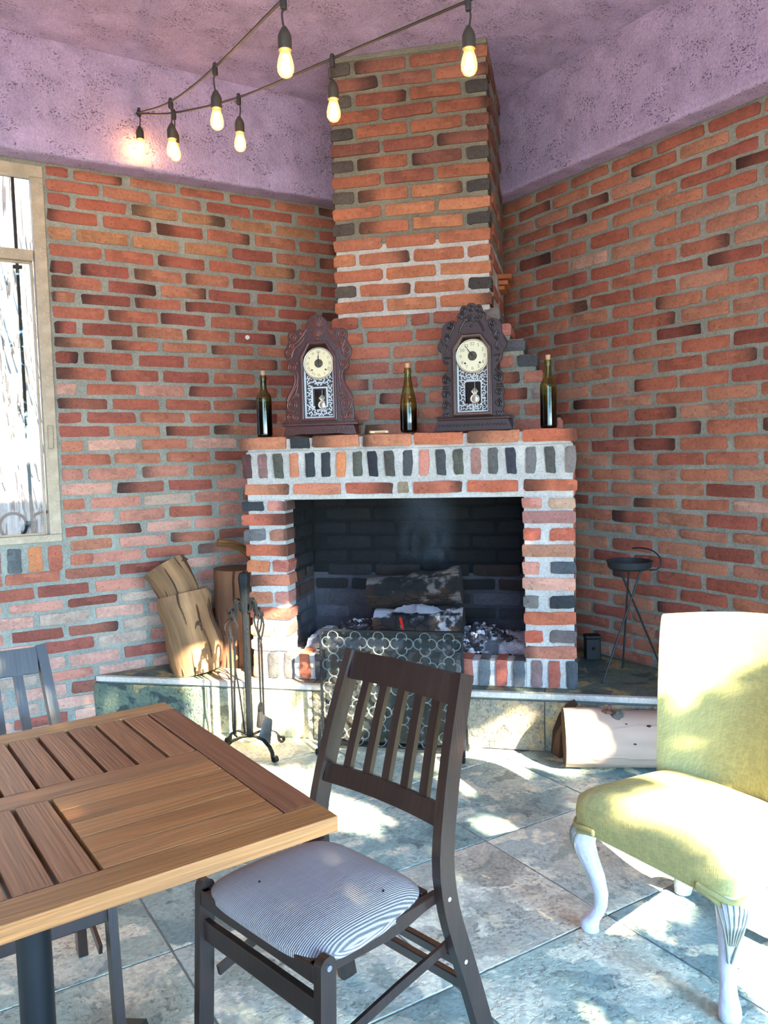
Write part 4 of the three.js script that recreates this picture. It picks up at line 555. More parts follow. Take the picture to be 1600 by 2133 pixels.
// ---------------------------------------------------------------- fire tools on their stand
{
  const C = [-0.655, 0, 0.3], t = tag(group('fire_tool_stand', C, 0), 'black wrought iron fire tool stand on four scrolled feet', 'tool stand');
  const post = surf((u, v) => { const a = u * 2 * PI + PI / 4, y = mix(0.075, 0.818, v), w = y > 0.8 ? mix(0.021, 0.016, (y - 0.8) / 0.018) : y > 0.66 ? mix(0.0115, 0.021, (y - 0.66) / 0.14) : 0.0115, sq = 1 / Math.max(Math.abs(Math.cos(a)), Math.abs(Math.sin(a))), k = 1 + 0.04 * (hash(Math.round(u * 16), Math.round(v * 90), 3) - 0.5); return [Math.cos(a) * w * sq * k, y, -Math.sin(a) * w * sq * k]; }, 16, 60);
  mesh('post', post, mIron, t); mesh('post_cap', new THREE.ConeGeometry(0.022, 0.012, 4).rotateY(PI / 4).translate(0, 0.822, 0), mIron, t);
  const A = [0.55, 0.55 + PI / 2, 0.55 + PI, 0.55 + 1.5 * PI];
  for (const a of A) {
    const R = (r, y) => [Math.cos(a) * r, y, Math.sin(a) * r], side = [-Math.sin(a), 0, Math.cos(a)];
    const sp = []; for (let i = 0; i <= 14; i++) { const q = -2.6 + i / 14 * 4.3, rr0 = mix(0.006, 0.016, i / 14); sp.push(R(0.176 + Math.cos(q) * rr0, 0.019 + Math.sin(q) * rr0 * 0.95)); }
    mesh('foot', bar([R(0.006, 0.082), R(0.05, 0.086), R(0.1, 0.082), R(0.14, 0.062), R(0.158, 0.04), R(0.161, 0.02), ...sp.slice(3).reverse().slice(0, 0), R(0.165, 0.008), R(0.176, 0.0035), R(0.187, 0.008), R(0.19, 0.018), R(0.184, 0.028), R(0.175, 0.029), R(0.171, 0.022)], 0.018, 0.005, side), mIron, t);
  }
  const HA = [0.3, 0.3 + PI / 2, 0.3 + PI, 0.3 + 1.5 * PI];
  for (const a of HA) {
    const R = (r, y) => [Math.cos(a) * r, y, Math.sin(a) * r], side = [-Math.sin(a), 0, Math.cos(a)];
    const h = [R(0.012, 0.655), R(0.022, 0.645), R(0.03, 0.66), R(0.034, 0.69), R(0.046, 0.7), R(0.058, 0.69), R(0.062, 0.66), R(0.064, 0.64), R(0.072, 0.626), R(0.084, 0.622), R(0.094, 0.632), R(0.094, 0.646), R(0.086, 0.65)];
    mesh('hook', bar(curve(h).getSpacedPoints(30).map((p) => p.toArray()), 0.016, 0.0045, side), mIron, t);
  }
  const tool = (a, name, label, build) => { const g = tag(group(name, [C[0] + Math.cos(a) * 0.083, 0, C[2] + Math.sin(a) * 0.083]), label, 'fire tool', 'fire tools on the stand'); build(g, a); return g; };
  const loopHandle = (g, a, low) => { const L = (s, y) => [-Math.sin(a) * s, y, Math.cos(a) * s]; mesh('handle_loop', tube([L(0.004, 0.53), L(0.016, 0.56), L(0.021, 0.59), L(0.013, 0.618), L(0, 0.628), L(-0.013, 0.618), L(-0.021, 0.59), L(-0.014, 0.56), L(-0.002, 0.53), L(0.004, 0.5), L(-0.003, 0.47)], 0.0042, 60, 8), mIron, g); mesh('shaft', rod([0, 0.51, 0], [0, low, 0], 0.0052, 0.0045), mIron, g); };
  tool(HA[2], 'fire_poker', 'slim iron poker with an S-shaped scroll handle, leftmost on the stand', (g) => { mesh('handle_scroll', bar(curve([[0.012, 0.64, 0], [0.002, 0.652, 0], [-0.01, 0.645, 0], [-0.008, 0.628, 0], [0.004, 0.612, 0], [-0.018, 0.598, 0], [-0.034, 0.57, 0], [-0.03, 0.535, 0], [-0.012, 0.527, 0], [-0.006, 0.545, 0], [-0.014, 0.55, 0]]).getSpacedPoints(36).map((p) => p.toArray()), 0.012, 0.0045, [0, 0, 1]), mIron, g); mesh('shaft', rod([-0.012, 0.53, 0], [-0.012, 0.1, 0], 0.0052, 0.0048), mIron, g); mesh('point', tube([[-0.012, 0.1, 0], [-0.01, 0.075, 0], [0.004, 0.062, 0]], 0.0042, 12, 6), mIron, g); });
  tool(HA[1], 'fire_tongs', 'iron tongs with a teardrop loop handle hanging at the front of the stand', (g, a) => { loopHandle(g, a, 0.36); mesh('arm', tube([[0, 0.4, 0], [-0.006, 0.3, 0.004], [-0.01, 0.12, 0.006]], 0.0045, 20, 6), mIron, g); mesh('arm', tube([[0, 0.4, 0], [0.014, 0.3, -0.004], [0.03, 0.12, -0.008]], 0.0042, 20, 6), mIron, g); });
  tool(HA[0], 'fire_shovel', 'iron fire shovel with a hammered blade hanging at the right of the stand', (g, a) => { loopHandle(g, a, 0.19); const b = mesh('blade', surf((u, v) => { const x = (u - 0.5) * (0.05 + 0.035 * v), y = 0.185 - 0.115 * v; return [x, y, 0.016 * Math.pow(Math.abs(u - 0.5) * 2, 4) * v + 0.004 * (hash(Math.round(u * 12), Math.round(v * 14), 9) - 0.5) * 0.6]; }, 12, 14), std({ name: 'hammered_steel', color: 0x7d8488, metalness: 0.75, roughness: 0.42, side: THREE.DoubleSide }), g); b.rotation.y = -0.5; b.rotation.z = -0.18; });
  tool(HA[3], 'fire_brush', 'iron-handled hearth brush hanging behind the post of the stand', (g, a) => { loopHandle(g, a, 0.2); mesh('ferrule', lathe([[0.006, 0.21], [0.014, 0.195], [0.016, 0.17], [0, 0.17]]), mIron, g); const br = mesh('bristles', lathe([[0.0, 0.175], [0.015, 0.172], [0.024, 0.1], [0.022, 0.096], [0, 0.098]], 24), std({ name: 'black_bristle', color: 0x24211e, roughness: 1, bumpMap: barkBump, bumpScale: 0.01 }), g); });
}
// ---------------------------------------------------------------- quatrefoil fire screen
{
  const t = tag(group('fire_screen', [-0.022, 0, 0.2]), 'low iron fire screen of rows of quatrefoils standing before the hearth', 'fire screen'), y0 = 0.028, y1 = 0.548, w = 0.64, mPale = std({ name: 'worn_iron', color: 0x8f9896, metalness: 0.7, roughness: 0.36 });
  mesh('frame', [box(w, 0.01, 0.014, [0, y1, 0], [0, 0, 0], 0.002), box(w, 0.01, 0.014, [0, y0, 0], [0, 0, 0], 0.002), box(0.01, y1 - y0, 0.014, [-w / 2, (y0 + y1) / 2, 0], [0, 0, 0], 0.002), box(0.01, y1 - y0, 0.014, [w / 2, (y0 + y1) / 2, 0], [0, 0, 0], 0.002)], mIron, t);
  const q = 0.0275, foil = []; for (let k = 0; k < 4; k++) { const a0 = k * PI / 2, cx = Math.cos(a0) * q, cy = Math.sin(a0) * q, p = []; for (let i = 0; i <= 18; i++) { const a = a0 - 2.2 + i / 18 * 4.4; p.push([cx + Math.cos(a) * 0.0235, cy + Math.sin(a) * 0.0235, 0]); } foil.push(bar(p, 0.011, 0.0021, [0, 0, 1])); }
  const fg = merge(foil);
  for (let i = 0; i < 6; i++) for (let j = 0; j < 5; j++) mesh('quatrefoil', fg, mPale, t).position.set((i - 2.5) * 0.1045, y0 + 0.053 + j * 0.1035, 0.002);
  const meshTex = dataTex(64, 64, (u, v) => { const a = Math.min(1, Math.max(Math.abs(Math.sin(u * PI * 8)) > 0.86 ? 0 : 1, 0)); const x = Math.abs(((u * 8) % 1) - 0.5) > 0.27 || Math.abs(((v * 8) % 1) - 0.5) > 0.27; return x ? 0.72 : 0.25; }, false, 0.016);
  const gz = mesh('wire_mesh', box(w - 0.01, y1 - y0, 0.0012, [0, (y0 + y1) / 2, -0.03], [0, 0, 0], 0), std({ name: 'wire_gauze', color: 0x2a302d, metalness: 0.3, roughness: 0.6, transparent: true, alphaMap: meshTex }), t); gz.userData.kind = 'stuff';
  for (const y of [y0 + 0.003, y1 - 0.003]) mesh('mesh_rail', box(w, 0.006, 0.036, [0, y, -0.016], [0, 0, 0], 0.001), mIron, t);
  for (const s of [-1, 1]) for (const f of [1, -1]) { const x = s * (w / 2 + 0.004), p = [[x, 0.125, 0], [x, 0.14, f * 0.012], [x, 0.13, f * 0.03], [x, 0.085, f * 0.042], [x, 0.04, f * 0.05], [x, 0.012, f * 0.058], [x, 0.003, f * 0.07], [x, 0.007, f * 0.084], [x, 0.02, f * 0.088], [x, 0.029, f * 0.078], [x, 0.022, f * 0.069]]; mesh('foot', bar(curve(p).getSpacedPoints(28).map((v) => v.toArray()), 0.016, 0.005, [1, 0, 0]), mIron, t); }
}
// ---------------------------------------------------------------- things on the right of the bench
{
  const t = tag(group('ash_stand', [1.02, 0.258, -0.21]), 'spindly black stand with a round tray on crossed wire legs beside the right wall', 'stand'), mB = std({ name: 'blue_black_paint', color: 0x2b3438, metalness: 0.3, roughness: 0.5 });
  mesh('tray', lathe([[0, 0.515], [0.085, 0.515], [0.097, 0.525], [0.1, 0.548], [0.104, 0.55], [0.104, 0.554], [0.096, 0.553], [0.09, 0.53], [0.08, 0.524], [0, 0.524]], 40), mB, t);
  for (const [a, b] of [[[0.05, 0.516, 0.02], [-0.125, 0.003, 0.085]], [[-0.045, 0.516, 0.02], [0.16, 0.003, -0.19]], [[0.0, 0.516, -0.04], [-0.02, 0.003, -0.2]]]) { mesh('leg', rod(a, b, 0.0045), mB, t); mesh('foot', new THREE.SphereGeometry(0.007, 10, 8).translate(...b), mB, t); }
  mesh('carrying_loop', tube([[0.02, 0.6, -0.09], [0.06, 0.604, -0.06], [0.1, 0.598, -0.02], [0.128, 0.575, 0.02], [0.132, 0.545, 0.045], [0.116, 0.522, 0.05], [0.085, 0.514, 0.03]], 0.0036, 40, 6), mB, t);
  const k = tag(group('iron_box', [0.86, 0.258, -0.56], 0.2), 'small black iron box on the bench beside the right fireplace pier', 'box'), m = std({ name: 'cast_iron', color: 0x1b1c1e, metalness: 0.5, roughness: 0.6 });
  mesh('body', box(0.075, 0.11, 0.06, [0, 0.056, 0], [0, 0, 0], 0.006), m, k); mesh('lid', box(0.082, 0.016, 0.068, [0, 0.119, 0], [0, 0, 0], 0.005), m, k); mesh('knob', new THREE.SphereGeometry(0.008, 12, 8).translate(0, 0.062, 0.034), m, k);
}

// ---------------------------------------------------------------- mantel clocks with carved cases
const reliefBump = dataTex(128, 128, (u, v) => 0.5 + 0.6 * (fbm(u, v, 8, 8, 701, 3) - 0.5), false, 0.08);
function dialTex(numerals, cream) {
  return canvasTex(512, 512, (c, w) => {
    c.fillStyle = cream; c.fillRect(0, 0, w, w); c.translate(w / 2, w / 2); c.fillStyle = c.strokeStyle = '#3b3a2c'; c.textAlign = 'center'; c.textBaseline = 'middle';
    for (let i = 0; i < 60; i++) { const a = i * PI / 30; c.fillRect(238 * Math.sin(a) - 1, -238 * Math.cos(a) - 1, i % 5 ? 3 : 5, i % 5 ? 3 : 5); }
    numerals.forEach((n, i) => { const a = (i + 1) * PI / 6; c.save(); c.translate(190 * Math.sin(a), -190 * Math.cos(a)); if (numerals[0] === 'I') c.rotate(a); c.font = (numerals[0] === 'I' ? '52px' : '66px') + ' serif'; c.fillText(n, 0, 0); c.restore(); });
  });
}
const laceTex = (s, bold) => canvasTex(256, 512, (c, w, h) => {
  c.fillStyle = '#23282a'; c.fillRect(0, 0, w, h); c.strokeStyle = c.fillStyle = '#c9d3d6'; seed(s); c.lineCap = 'round';
  c.lineWidth = 16; c.strokeRect(8, 8, w - 16, h - 16);
  const curl = (x, y, r, d, a) => { c.lineWidth = bold ? 10 : 7; c.beginPath(); for (let i = 0; i <= 24; i++) { const t = i / 24, q = a + d * t * 5, R = r * (1 - 0.75 * t); c.lineTo(x + R * Math.cos(q), y + R * Math.sin(q)); } c.stroke(); for (let k = 0; k < 3; k++) { c.beginPath(); c.ellipse(x + r * 1.1 * Math.cos(a + k * 2), y + r * 1.1 * Math.sin(a + k * 2), bold ? 8 : 10, 4, a + k * 2, 0, 7); c.fill(); } };
  for (const m of [0, 1]) { c.save(); if (m) { c.translate(w, 0); c.scale(-1, 1); } for (let y = 130; y < h - 20; y += bold ? 42 : 34) { curl(44, y, 20, y % 2 ? 1 : -1, rnd() * 6); if (y < 200 || y > 400) { curl(86, y, 17, -1, rnd() * 6); curl(118, y + 14, 14, 1, rnd() * 6); } } c.restore(); }
  c.lineWidth = 13; c.strokeRect(66, 226, w - 132, 178); c.lineWidth = 5; c.beginPath(); c.arc(w / 2, -6, 132, 0.1, PI - 0.1); c.stroke();
});
const mBrass = std({ name: 'aged_silvered_brass', color: 0xcfc8b4, metalness: 0.9, roughness: 0.28 }), mGlass = phys({ name: 'clear_glass', color: 0xffffff, transmission: 1, thickness: 0, roughness: 0.02 });
function clock(o) {
  const t = tag(group('mantel_clock', o.at, o.turn ?? 0), o.label, 'clock'), k = o.k, P = (x, y) => [x * k, (o.base - y) * k];
  const full = [...o.half.map(([x, y]) => P(x, y)), ...o.half.slice().reverse().filter(([x]) => x > 0).map(([x, y]) => P(-x, y))];
  const mC = phys({ name: o.name + '_case', color: o.color, bumpMap: reliefBump, bumpScale: 0.0012, roughness: o.rough, clearcoat: o.coat, clearcoatRoughness: 0.25 }), mD = phys({ name: o.name + '_door', color: o.door, map: woodTex, roughness: 0.35, clearcoat: 0.4, clearcoatRoughness: 0.25 }), mK = phys({ name: o.name + '_carving', color: o.carve, roughness: 0.3, clearcoat: Math.max(0.4, o.coat), clearcoatRoughness: 0.15 });
  const [gx, gt, gb, gc, cy] = o.glass, hw = gx * k, yT = (o.base - gt) * k, yB = (o.base - gb) * k, yC = (o.base - gc) * k, cut = (hw + 0.001) * 0.52;
  const oct = (e) => [[-hw - e, yB - e], [hw + e, yB - e], [hw + e, yC + e * 0.42], [cut + e * 0.42, yT + e], [-cut - e * 0.42, yT + e], [-hw - e, yC + e * 0.42]];
  const face = shapeOf(full, true); face.holes.push(new THREE.Path(oct(0.004).map((p) => V2(...p))));
  mesh('fretted_front', extrude(face, 0.016, 0.003, 2, 10).translate(0, 0, 0.052), mC, t);
  mesh('case', box(hw * 2 + 0.06, yT - 0.06 + 0.03, 0.01, [0, (yT + 0.07) / 2 + 0.02, -0.045]), mC, t);
  mesh('case_side', [box(0.012, yC - 0.06, 0.1, [hw + 0.024, (yC + 0.06) / 2, 0.003]), box(0.012, yC - 0.06, 0.1, [-hw - 0.024, (yC + 0.06) / 2, 0.003])], mC, t);
  const door = part('door', t); const fr = shapeOf(oct(o.frame)); fr.holes.push(new THREE.Path(oct(0).map((p) => V2(...p))));
  mesh('door_frame', extrude(fr, 0.014, 0.004, 2).translate(0, 0, 0.066), mD, door);
  if (o.beads) { const g = [], pts = oct(o.frame * 0.42), bd = new THREE.SphereGeometry(0.0019, 6, 5); pts.forEach((a, i) => { const b = pts[(i + 1) % pts.length], n = Math.round(Math.hypot(b[0] - a[0], b[1] - a[1]) / 0.0055); for (let q = 0; q < n; q++) g.push(bd.clone().translate(mix(a[0], b[0], q / n), mix(a[1], b[1], q / n), 0.081)); }); mesh('beading', g, std({ name: 'pale_beads', color: 0xb9a58c, roughness: 0.5, metalness: 0.3 }), door).userData.kind = 'stuff'; }
  const R = o.r * k, dy = (o.base - cy) * k;
  const tab = shapeOf([[-hw, yB], [hw, yB], [hw, dy], [-hw, dy]]), w0 = o.win.map((v, i) => (i < 2 ? v * k : (o.base - v) * k)); tab.holes.push(new THREE.Path([[w0[0], w0[3]], [w0[1], w0[3]], [w0[1], w0[2]], [w0[0], w0[2]]].map((p) => V2(...p))));
  const tg = plain(new THREE.ExtrudeGeometry(tab, { depth: 0.002, bevelEnabled: false })), tp = tg.attributes.position, tu = tg.attributes.uv; for (let i = 0; i < tp.count; i++) tu.setXY(i, (tp.getX(i) + hw) / (2 * hw), (tp.getY(i) - yB) / (dy - yB));
  const tablet = mesh('glass_tablet', tg.translate(0, 0, 0.052), std({ name: o.name + '_stencil', map: laceTex(o.seed, o.bold), roughness: 0.5 }), door); tablet.userData.label = 'white stencilled lace pattern on the lower glass';
  mesh('pane', extrude(shapeOf(oct(0.001)), 0.002, 0).translate(0, 0, 0.071), mGlass, door);
  mesh('dark_interior', box(hw * 2 + 0.02, yC - yB + 0.02, 0.004, [0, (yC + yB) / 2, -0.036]), std({ name: 'dark_inside', color: 0x1f1d1b }), t);
  const dial = mesh('dial', new THREE.CircleGeometry(R, 48).translate(0, dy, 0.056), std({ name: o.name + '_dial', map: dialTex(o.numerals, o.cream), roughness: 0.6 }), t);
  mesh('bezel', new THREE.TorusGeometry(R, 0.0042, 10, 64).translate(0, dy, 0.057), mBrass, t);
  const hub = mesh('centre_filigree', [new THREE.TorusGeometry(R * 0.25, R * 0.035, 8, 32).translate(0, dy, 0.0575), ...[0, 1, 2, 3, 4, 5].map((i) => new THREE.TorusGeometry(R * 0.075, R * 0.022, 6, 14).translate(R * 0.14 * Math.cos(i * PI / 3), dy + R * 0.14 * Math.sin(i * PI / 3), 0.0575)), new THREE.CircleGeometry(R * 0.27, 28).translate(0, dy, 0.0566)], std({ name: 'dark_bronze', color: 0x5d5a4c, metalness: 0.6, roughness: 0.5 }), dial);
  for (const s of [-1, 1]) mesh('winding_hole', new THREE.CylinderGeometry(R * 0.055, R * 0.055, 0.002, 14).rotateX(PI / 2).translate(s * R * 0.46, dy - R * 0.42, 0.0568), mIron, dial);
  const [ha, ma] = o.hands, hand = (n, a, l, w) => mesh(n, bar([[0, 0, 0], [0, l * 0.5, 0], [0, l * 0.9, 0], [0, l, 0]], w, 0.001, [1, 0, 0], false, (q) => 1 - 0.7 * q).rotateZ(-a).translate(0, dy, 0.06), mIron, dial);
  hand('hour_hand', ha, R * 0.5, 0.005); hand('minute_hand', ma, R * 0.74, 0.004);
  // pendulum
  const pen = part('pendulum', t), px = (w0[0] + w0[1]) / 2 + (o.swing ?? 0), py = w0[3] + R * 0.3;
  mesh('rod', rod([px, dy - R * 0.6, 0.03], [px, py, 0.03], 0.0012), mBrass, pen); mesh('bob', lathe([[0, 0.006], [R * 0.16, 0.006], [R * 0.17, 0.004], [R * 0.24, 0.0045], [R * 0.26, 0.006], [R * 0.31, 0.004], [R * 0.33, 0], [0, -0.002]], 36).rotateX(PI / 2).translate(px, py, 0.03), mBrass, pen);
  mesh('bob_ornament', [-0.9, -0.45, 0, 0.45, 0.9].map((a) => tube([[px + Math.sin(a) * R * 0.1, py + R * 0.3, 0.032], [px + Math.sin(a) * R * 0.24, py + R * 0.46, 0.034], [px + Math.sin(a) * R * 0.2, py + R * (0.68 - 0.2 * Math.abs(a)), 0.032]], 0.003, 10, 6)), mBrass, pen);
  // carving, mirrored about the middle
  const cv = []; for (const c of o.carvings) for (const s of c.mid ? [1] : [-1, 1]) { const pts = (c.sp ? spiral(c.sp[0], c.sp[1], c.sp[2], c.sp[2] * 0.16, c.sp[3] ?? 1.6, c.sp[4] ?? 0, c.sp[5] ?? 1, 22) : c.pts).map(([x, y]) => { const [X, Y] = P(x, y); return [s * X, Y, 0.068]; }); cv.push(tube(pts, (c.r ?? 16) * k, c.sp ? 36 : 16, 6)); }
  for (const [x, y, rx, ry] of o.bosses ?? []) for (const s of x ? [-1, 1] : [1]) { const [X, Y] = P(x, y); cv.push(plain(new THREE.SphereGeometry(1, 10, 8).scale(rx * k, ry * k, 0.004).translate(s * X, Y, 0.068))); }
  mesh('carving', cv, mK, t);
  // base: cornice, sloping carved skirt
  const [bw, ch, y0] = o.foot, cw = bw * k, yb = (o.base - y0) * k;
  mesh('cornice', box(cw * 2, ch * k, 0.125, [0, yb - ch * k / 2, 0.012], [0, 0, 0], 0.003), mD, t);
  const sk = new THREE.Shape(); sk.moveTo(-o.skirt[0] * k, yb - ch * k); sk.lineTo(o.skirt[0] * k, yb - ch * k); sk.lineTo(o.skirt[1] * k, 0); if (o.scallop) { sk.lineTo(0.34 * o.skirt[1] * k * 2, 0); sk.bezierCurveTo(0.3 * cw * 2, 0.012, 0.2 * cw, 0.002, 0, 0.006); sk.bezierCurveTo(-0.2 * cw, 0.002, -0.3 * cw * 2, 0.012, -0.34 * o.skirt[1] * k * 2, 0); } sk.lineTo(-o.skirt[1] * k, 0); sk.closePath();
  mesh('skirt', [extrude(sk, 0.018, 0.003, 2).translate(0, 0, 0.058), box(o.skirt[0] * 2 * k, yb - ch * k - 0.004, 0.1, [0, (yb - ch * k) / 2 + 0.003, 0.005])], mC, t);
  const wv = []; for (let i = -9; i <= 9; i++) { const x = i / 9.6 * o.skirt[0] * k, y = (yb - ch * k) * 0.5; wv.push(tube(o.scallop ? [[x - 0.006, y - 0.008, 0.075], [x, y + 0.002, 0.078], [x + 0.005, y + 0.01, 0.075], [x + 0.009, y + 0.004, 0.076]] : [[x - 0.007, y - 0.004, 0.076], [x, y + 0.005, 0.0775], [x + 0.007, y - 0.004, 0.076]], 0.0019, 10, 5)); }
  mesh('skirt_carving', wv, mK, t);
  return t;
}
const ROMAN = ['I', 'II', 'III', 'IIII', 'V', 'VI', 'VII', 'VIII', 'IX', 'X', 'XI', 'XII'], ARABIC = ['1', '2', '3', '4', '5', '6', '7', '8', '9', '10', '11', '12'];
const fan = (cx, cy, r0, r1, a0, a1, n) => Array.from({ length: n }, (_, i) => { const a = mix(a0, a1, i / (n - 1)); return { mid: true, r: 11, pts: [[cx + r0 * Math.cos(a), cy - r0 * Math.sin(a)], [cx + (r0 + r1) / 2 * Math.cos(a), cy - (r0 + r1) / 2 * Math.sin(a)], [cx + r1 * Math.cos(a), cy - r1 * Math.sin(a)]] }; });
clock({ name: 'mahogany', label: 'glossy red mahogany gingerbread clock with Roman numerals, left on the mantel', at: [-0.384, 1.422, -0.085], turn: 0.05, k: 0.557 / 1960, base: 2060, seed: 711, bold: true, color: 0x3a170f, carve: 0x5c2a1c, door: 0x501c14, rough: 0.35, coat: 0.35, cream: '#e6dfb8', numerals: ROMAN, hands: [-0.06, 0.02], frame: 0.014,
  half: [[0, 90], [50, 105], [100, 130], [150, 180], [185, 240], [205, 310], [235, 335], [295, 315], [350, 340], [400, 328], [450, 340], [495, 385], [505, 450], [495, 520], [525, 590], [565, 660], [568, 730], [540, 790], [505, 840], [520, 900], [508, 970], [470, 1010], [425, 1025], [415, 1085], [425, 1160], [455, 1240], [500, 1320], [545, 1400], [568, 1470], [566, 1540], [575, 1600], [582, 1700], [575, 1790], [555, 1860]],
  glass: [258, 575, 1775, 790, 880], r: 250, win: [-85, 85, 1310, 1630], swing: 0.006, foot: [640, 46, 1852], skirt: [575, 615], scallop: true,
  carvings: [...fan(0, 310, 40, 165, 0.35, 2.8, 9), ...fan(0, 470, 30, 140, 0.6, 2.55, 8), { sp: [415, 430, 68, 1.7, 1.2] }, { sp: [250, 400, 40, 1.4, 0.2, -1] }, { pts: [[180, 330], [260, 440], [330, 520], [400, 560]] }, { pts: [[220, 460], [300, 560], [380, 620], [420, 700]] }, { sp: [490, 700, 62, 1.6, 2.2] }, { sp: [430, 590, 44, 1.4, 0.5, -1] }, { pts: [[470, 520], [420, 640], [440, 760], [500, 800]] }, { sp: [435, 930, 72, 1.9, 0.4, -1] }, { pts: [[360, 1010], [345, 1090], [370, 1200], [420, 1290], [480, 1390], [525, 1480]] }, { pts: [[400, 1060], [395, 1150], [430, 1260], [500, 1380], [545, 1480]] }, { pts: [[360, 1150], [360, 1260], [400, 1370], [460, 1450]] }, { sp: [450, 1540, 74, 1.7, 2.6, 1] }, { pts: [[530, 1500], [540, 1580], [500, 1640], [430, 1650]] }, { sp: [490, 1740, 60, 1.6, 1.2, -1] }, { sp: [400, 1760, 42, 1.4, 0] }, { sp: [375, 1380, 34, 1.3, 2] }],
  bosses: [[0, 490, 40, 22], [330, 640, 26, 16], [360, 870, 20, 30], [390, 1680, 24, 18]] });
clock({ name: 'ebonised', label: 'dull dark brown gingerbread clock with Arabic numerals, right on the mantel', at: [0.344, 1.422, -0.085], turn: -0.12, k: 0.565 / 1910, base: 2010, seed: 717, bold: false, color: 0x34282c, carve: 0x120d10, door: 0x3a1c15, rough: 0.6, coat: 0.05, cream: '#e3e2c2', numerals: ARABIC, hands: [-0.58, -0.6], frame: 0.017, beads: true,
  half: [[0, 98], [45, 108], [75, 140], [110, 128], [150, 145], [170, 190], [175, 230], [205, 250], [222, 300], [212, 350], [245, 385], [280, 345], [345, 350], [400, 375], [445, 420], [460, 490], [465, 560], [495, 620], [535, 700], [525, 770], [480, 830], [465, 900], [450, 970], [400, 1020], [372, 1070], [395, 1110], [440, 1140], [470, 1190], [468, 1260], [445, 1310], [470, 1370], [488, 1440], [462, 1520], [475, 1590], [478, 1660], [455, 1710], [490, 1760], [535, 1805]],
  glass: [248, 615, 1730, 790, 885], r: 248, win: [-125, 120, 1280, 1600], swing: 0.003, foot: [560, 40, 1805], skirt: [540, 612],
  carvings: [...fan(0, 400, 40, 130, 0.5, 2.65, 7), { mid: true, sp: [0, 180, 46, 1.6, 0] }, { sp: [115, 200, 44, 1.6, 1] }, { sp: [165, 285, 40, 1.6, 2] }, { pts: [[60, 330], [110, 380], [150, 440], [185, 520]] }, { sp: [80, 350, 34, 1.4, 1, -1] }, { sp: [320, 420, 56, 1.6, 0.5] }, { pts: [[270, 440], [300, 500], [330, 540], [340, 580]] }, { pts: [[390, 540], [350, 620], [400, 680], [370, 760], [410, 820]] }, { sp: [400, 600, 30, 1.3, 2] }, { r: 9, pts: [[480, 620], [525, 710], [480, 800], [440, 710], [480, 622]] }, { pts: [[350, 900], [430, 900], [420, 960], [380, 980]] }, { sp: [405, 1240, 58, 1.8, 3.2] }, { pts: [[360, 1110], [400, 1150], [450, 1180]] }, { r: 10, pts: [[370, 1330], [460, 1330]] }, { r: 10, pts: [[370, 1365], [460, 1365]] }, { sp: [410, 1450, 52, 1.7, 3.2] }, { sp: [412, 1620, 56, 1.8, 3.2] }, { pts: [[370, 1740], [390, 1780], [410, 1745], [430, 1785], [450, 1750]] }], bosses: [[0, 440, 26, 20], [410, 1540, 16, 12]] });

// ---------------------------------------------------------------- corked wine bottles
function bottle(x, h, prof, label, tint, cork) {
  const t = tag(group('wine_bottle', [x, 1.424, -0.052]), label, 'bottle'), inner = prof.filter(([, y]) => y > 0.012).map(([r, y]) => [Math.max(0.006, r - 0.0032), y]).reverse();
  mesh('glass_body', lathe([[0, 0.012], [0.02, 0.006], [0.03, 0], ...prof, ...inner, [0.018, 0.022], [0, 0.03]], 40), phys({ name: 'bottle_glass', color: 0xffffff, transmission: 1, thickness: 0.003, ior: 1.5, roughness: 0.03, attenuationColor: new THREE.Color(tint), attenuationDistance: 0.012 }), t);
  mesh('cork', lathe([[0, h - 0.026], [0.0088, h - 0.026], [0.0098, h], [0.0108, h + 0.02], [0.0098, h + 0.023], [0, h + 0.023]], 20), std({ name: 'cork', color: cork, map: grainTex, roughness: 0.9 }), t);
}
const bordeaux = (h) => [[0.0345, 0.002], [0.037, 0.012], [0.037, h * 0.6], [0.0355, h * 0.64], [0.03, h * 0.69], [0.02, h * 0.735], [0.0155, h * 0.77], [0.0145, h * 0.93], [0.0165, h * 0.94], [0.0165, h * 0.975], [0.0145, h * 0.98], [0.0142, h]];
const burgundy = (h) => [[0.0355, 0.002], [0.039, 0.012], [0.039, h * 0.4], [0.038, h * 0.46], [0.034, h * 0.55], [0.027, h * 0.65], [0.02, h * 0.75], [0.0165, h * 0.84], [0.0145, h * 0.92], [0.0175, h * 0.93], [0.0175, h * 0.965], [0.0145, h * 0.97], [0.0142, h]];
bottle(-0.668, 0.292, bordeaux(0.292), 'straight-sided dark green corked bottle left of the red clock', 0x4f5a16, 0xc9a184);
bottle(0.036, 0.293, burgundy(0.293), 'sloping-shouldered olive corked bottle standing between the two clocks', 0x7a7620, 0xd2b184);
bottle(0.668, 0.298, bordeaux(0.298), 'straight-sided olive corked bottle right of the dark clock', 0x757a1c, 0xcfae86);
{
  const t = tag(group('tobacco_packet', [-0.095, 1.4235, -0.012], 0.06), 'flat cream packet with a red stripe lying between the clock and bottle', 'packet');
  mesh('wrapper', box(0.084, 0.011, 0.03, [0, 0.0058, 0], [0, 0, 0], 0.003), std({ name: 'cream_paper', color: 0xd8cfa2, roughness: 0.6 }), t); mesh('stripe', box(0.05, 0.004, 0.0306, [0.006, 0.0042, 0], [0, 0, 0], 0.001), std({ name: 'red_print', color: 0xa8503a, roughness: 0.6 }), t); mesh('folded_end', box(0.012, 0.013, 0.03, [-0.04, 0.0068, 0], [0, 0, 0], 0.003), std({ name: 'olive_paper', color: 0x9c8a52, roughness: 0.7 }), t);
}
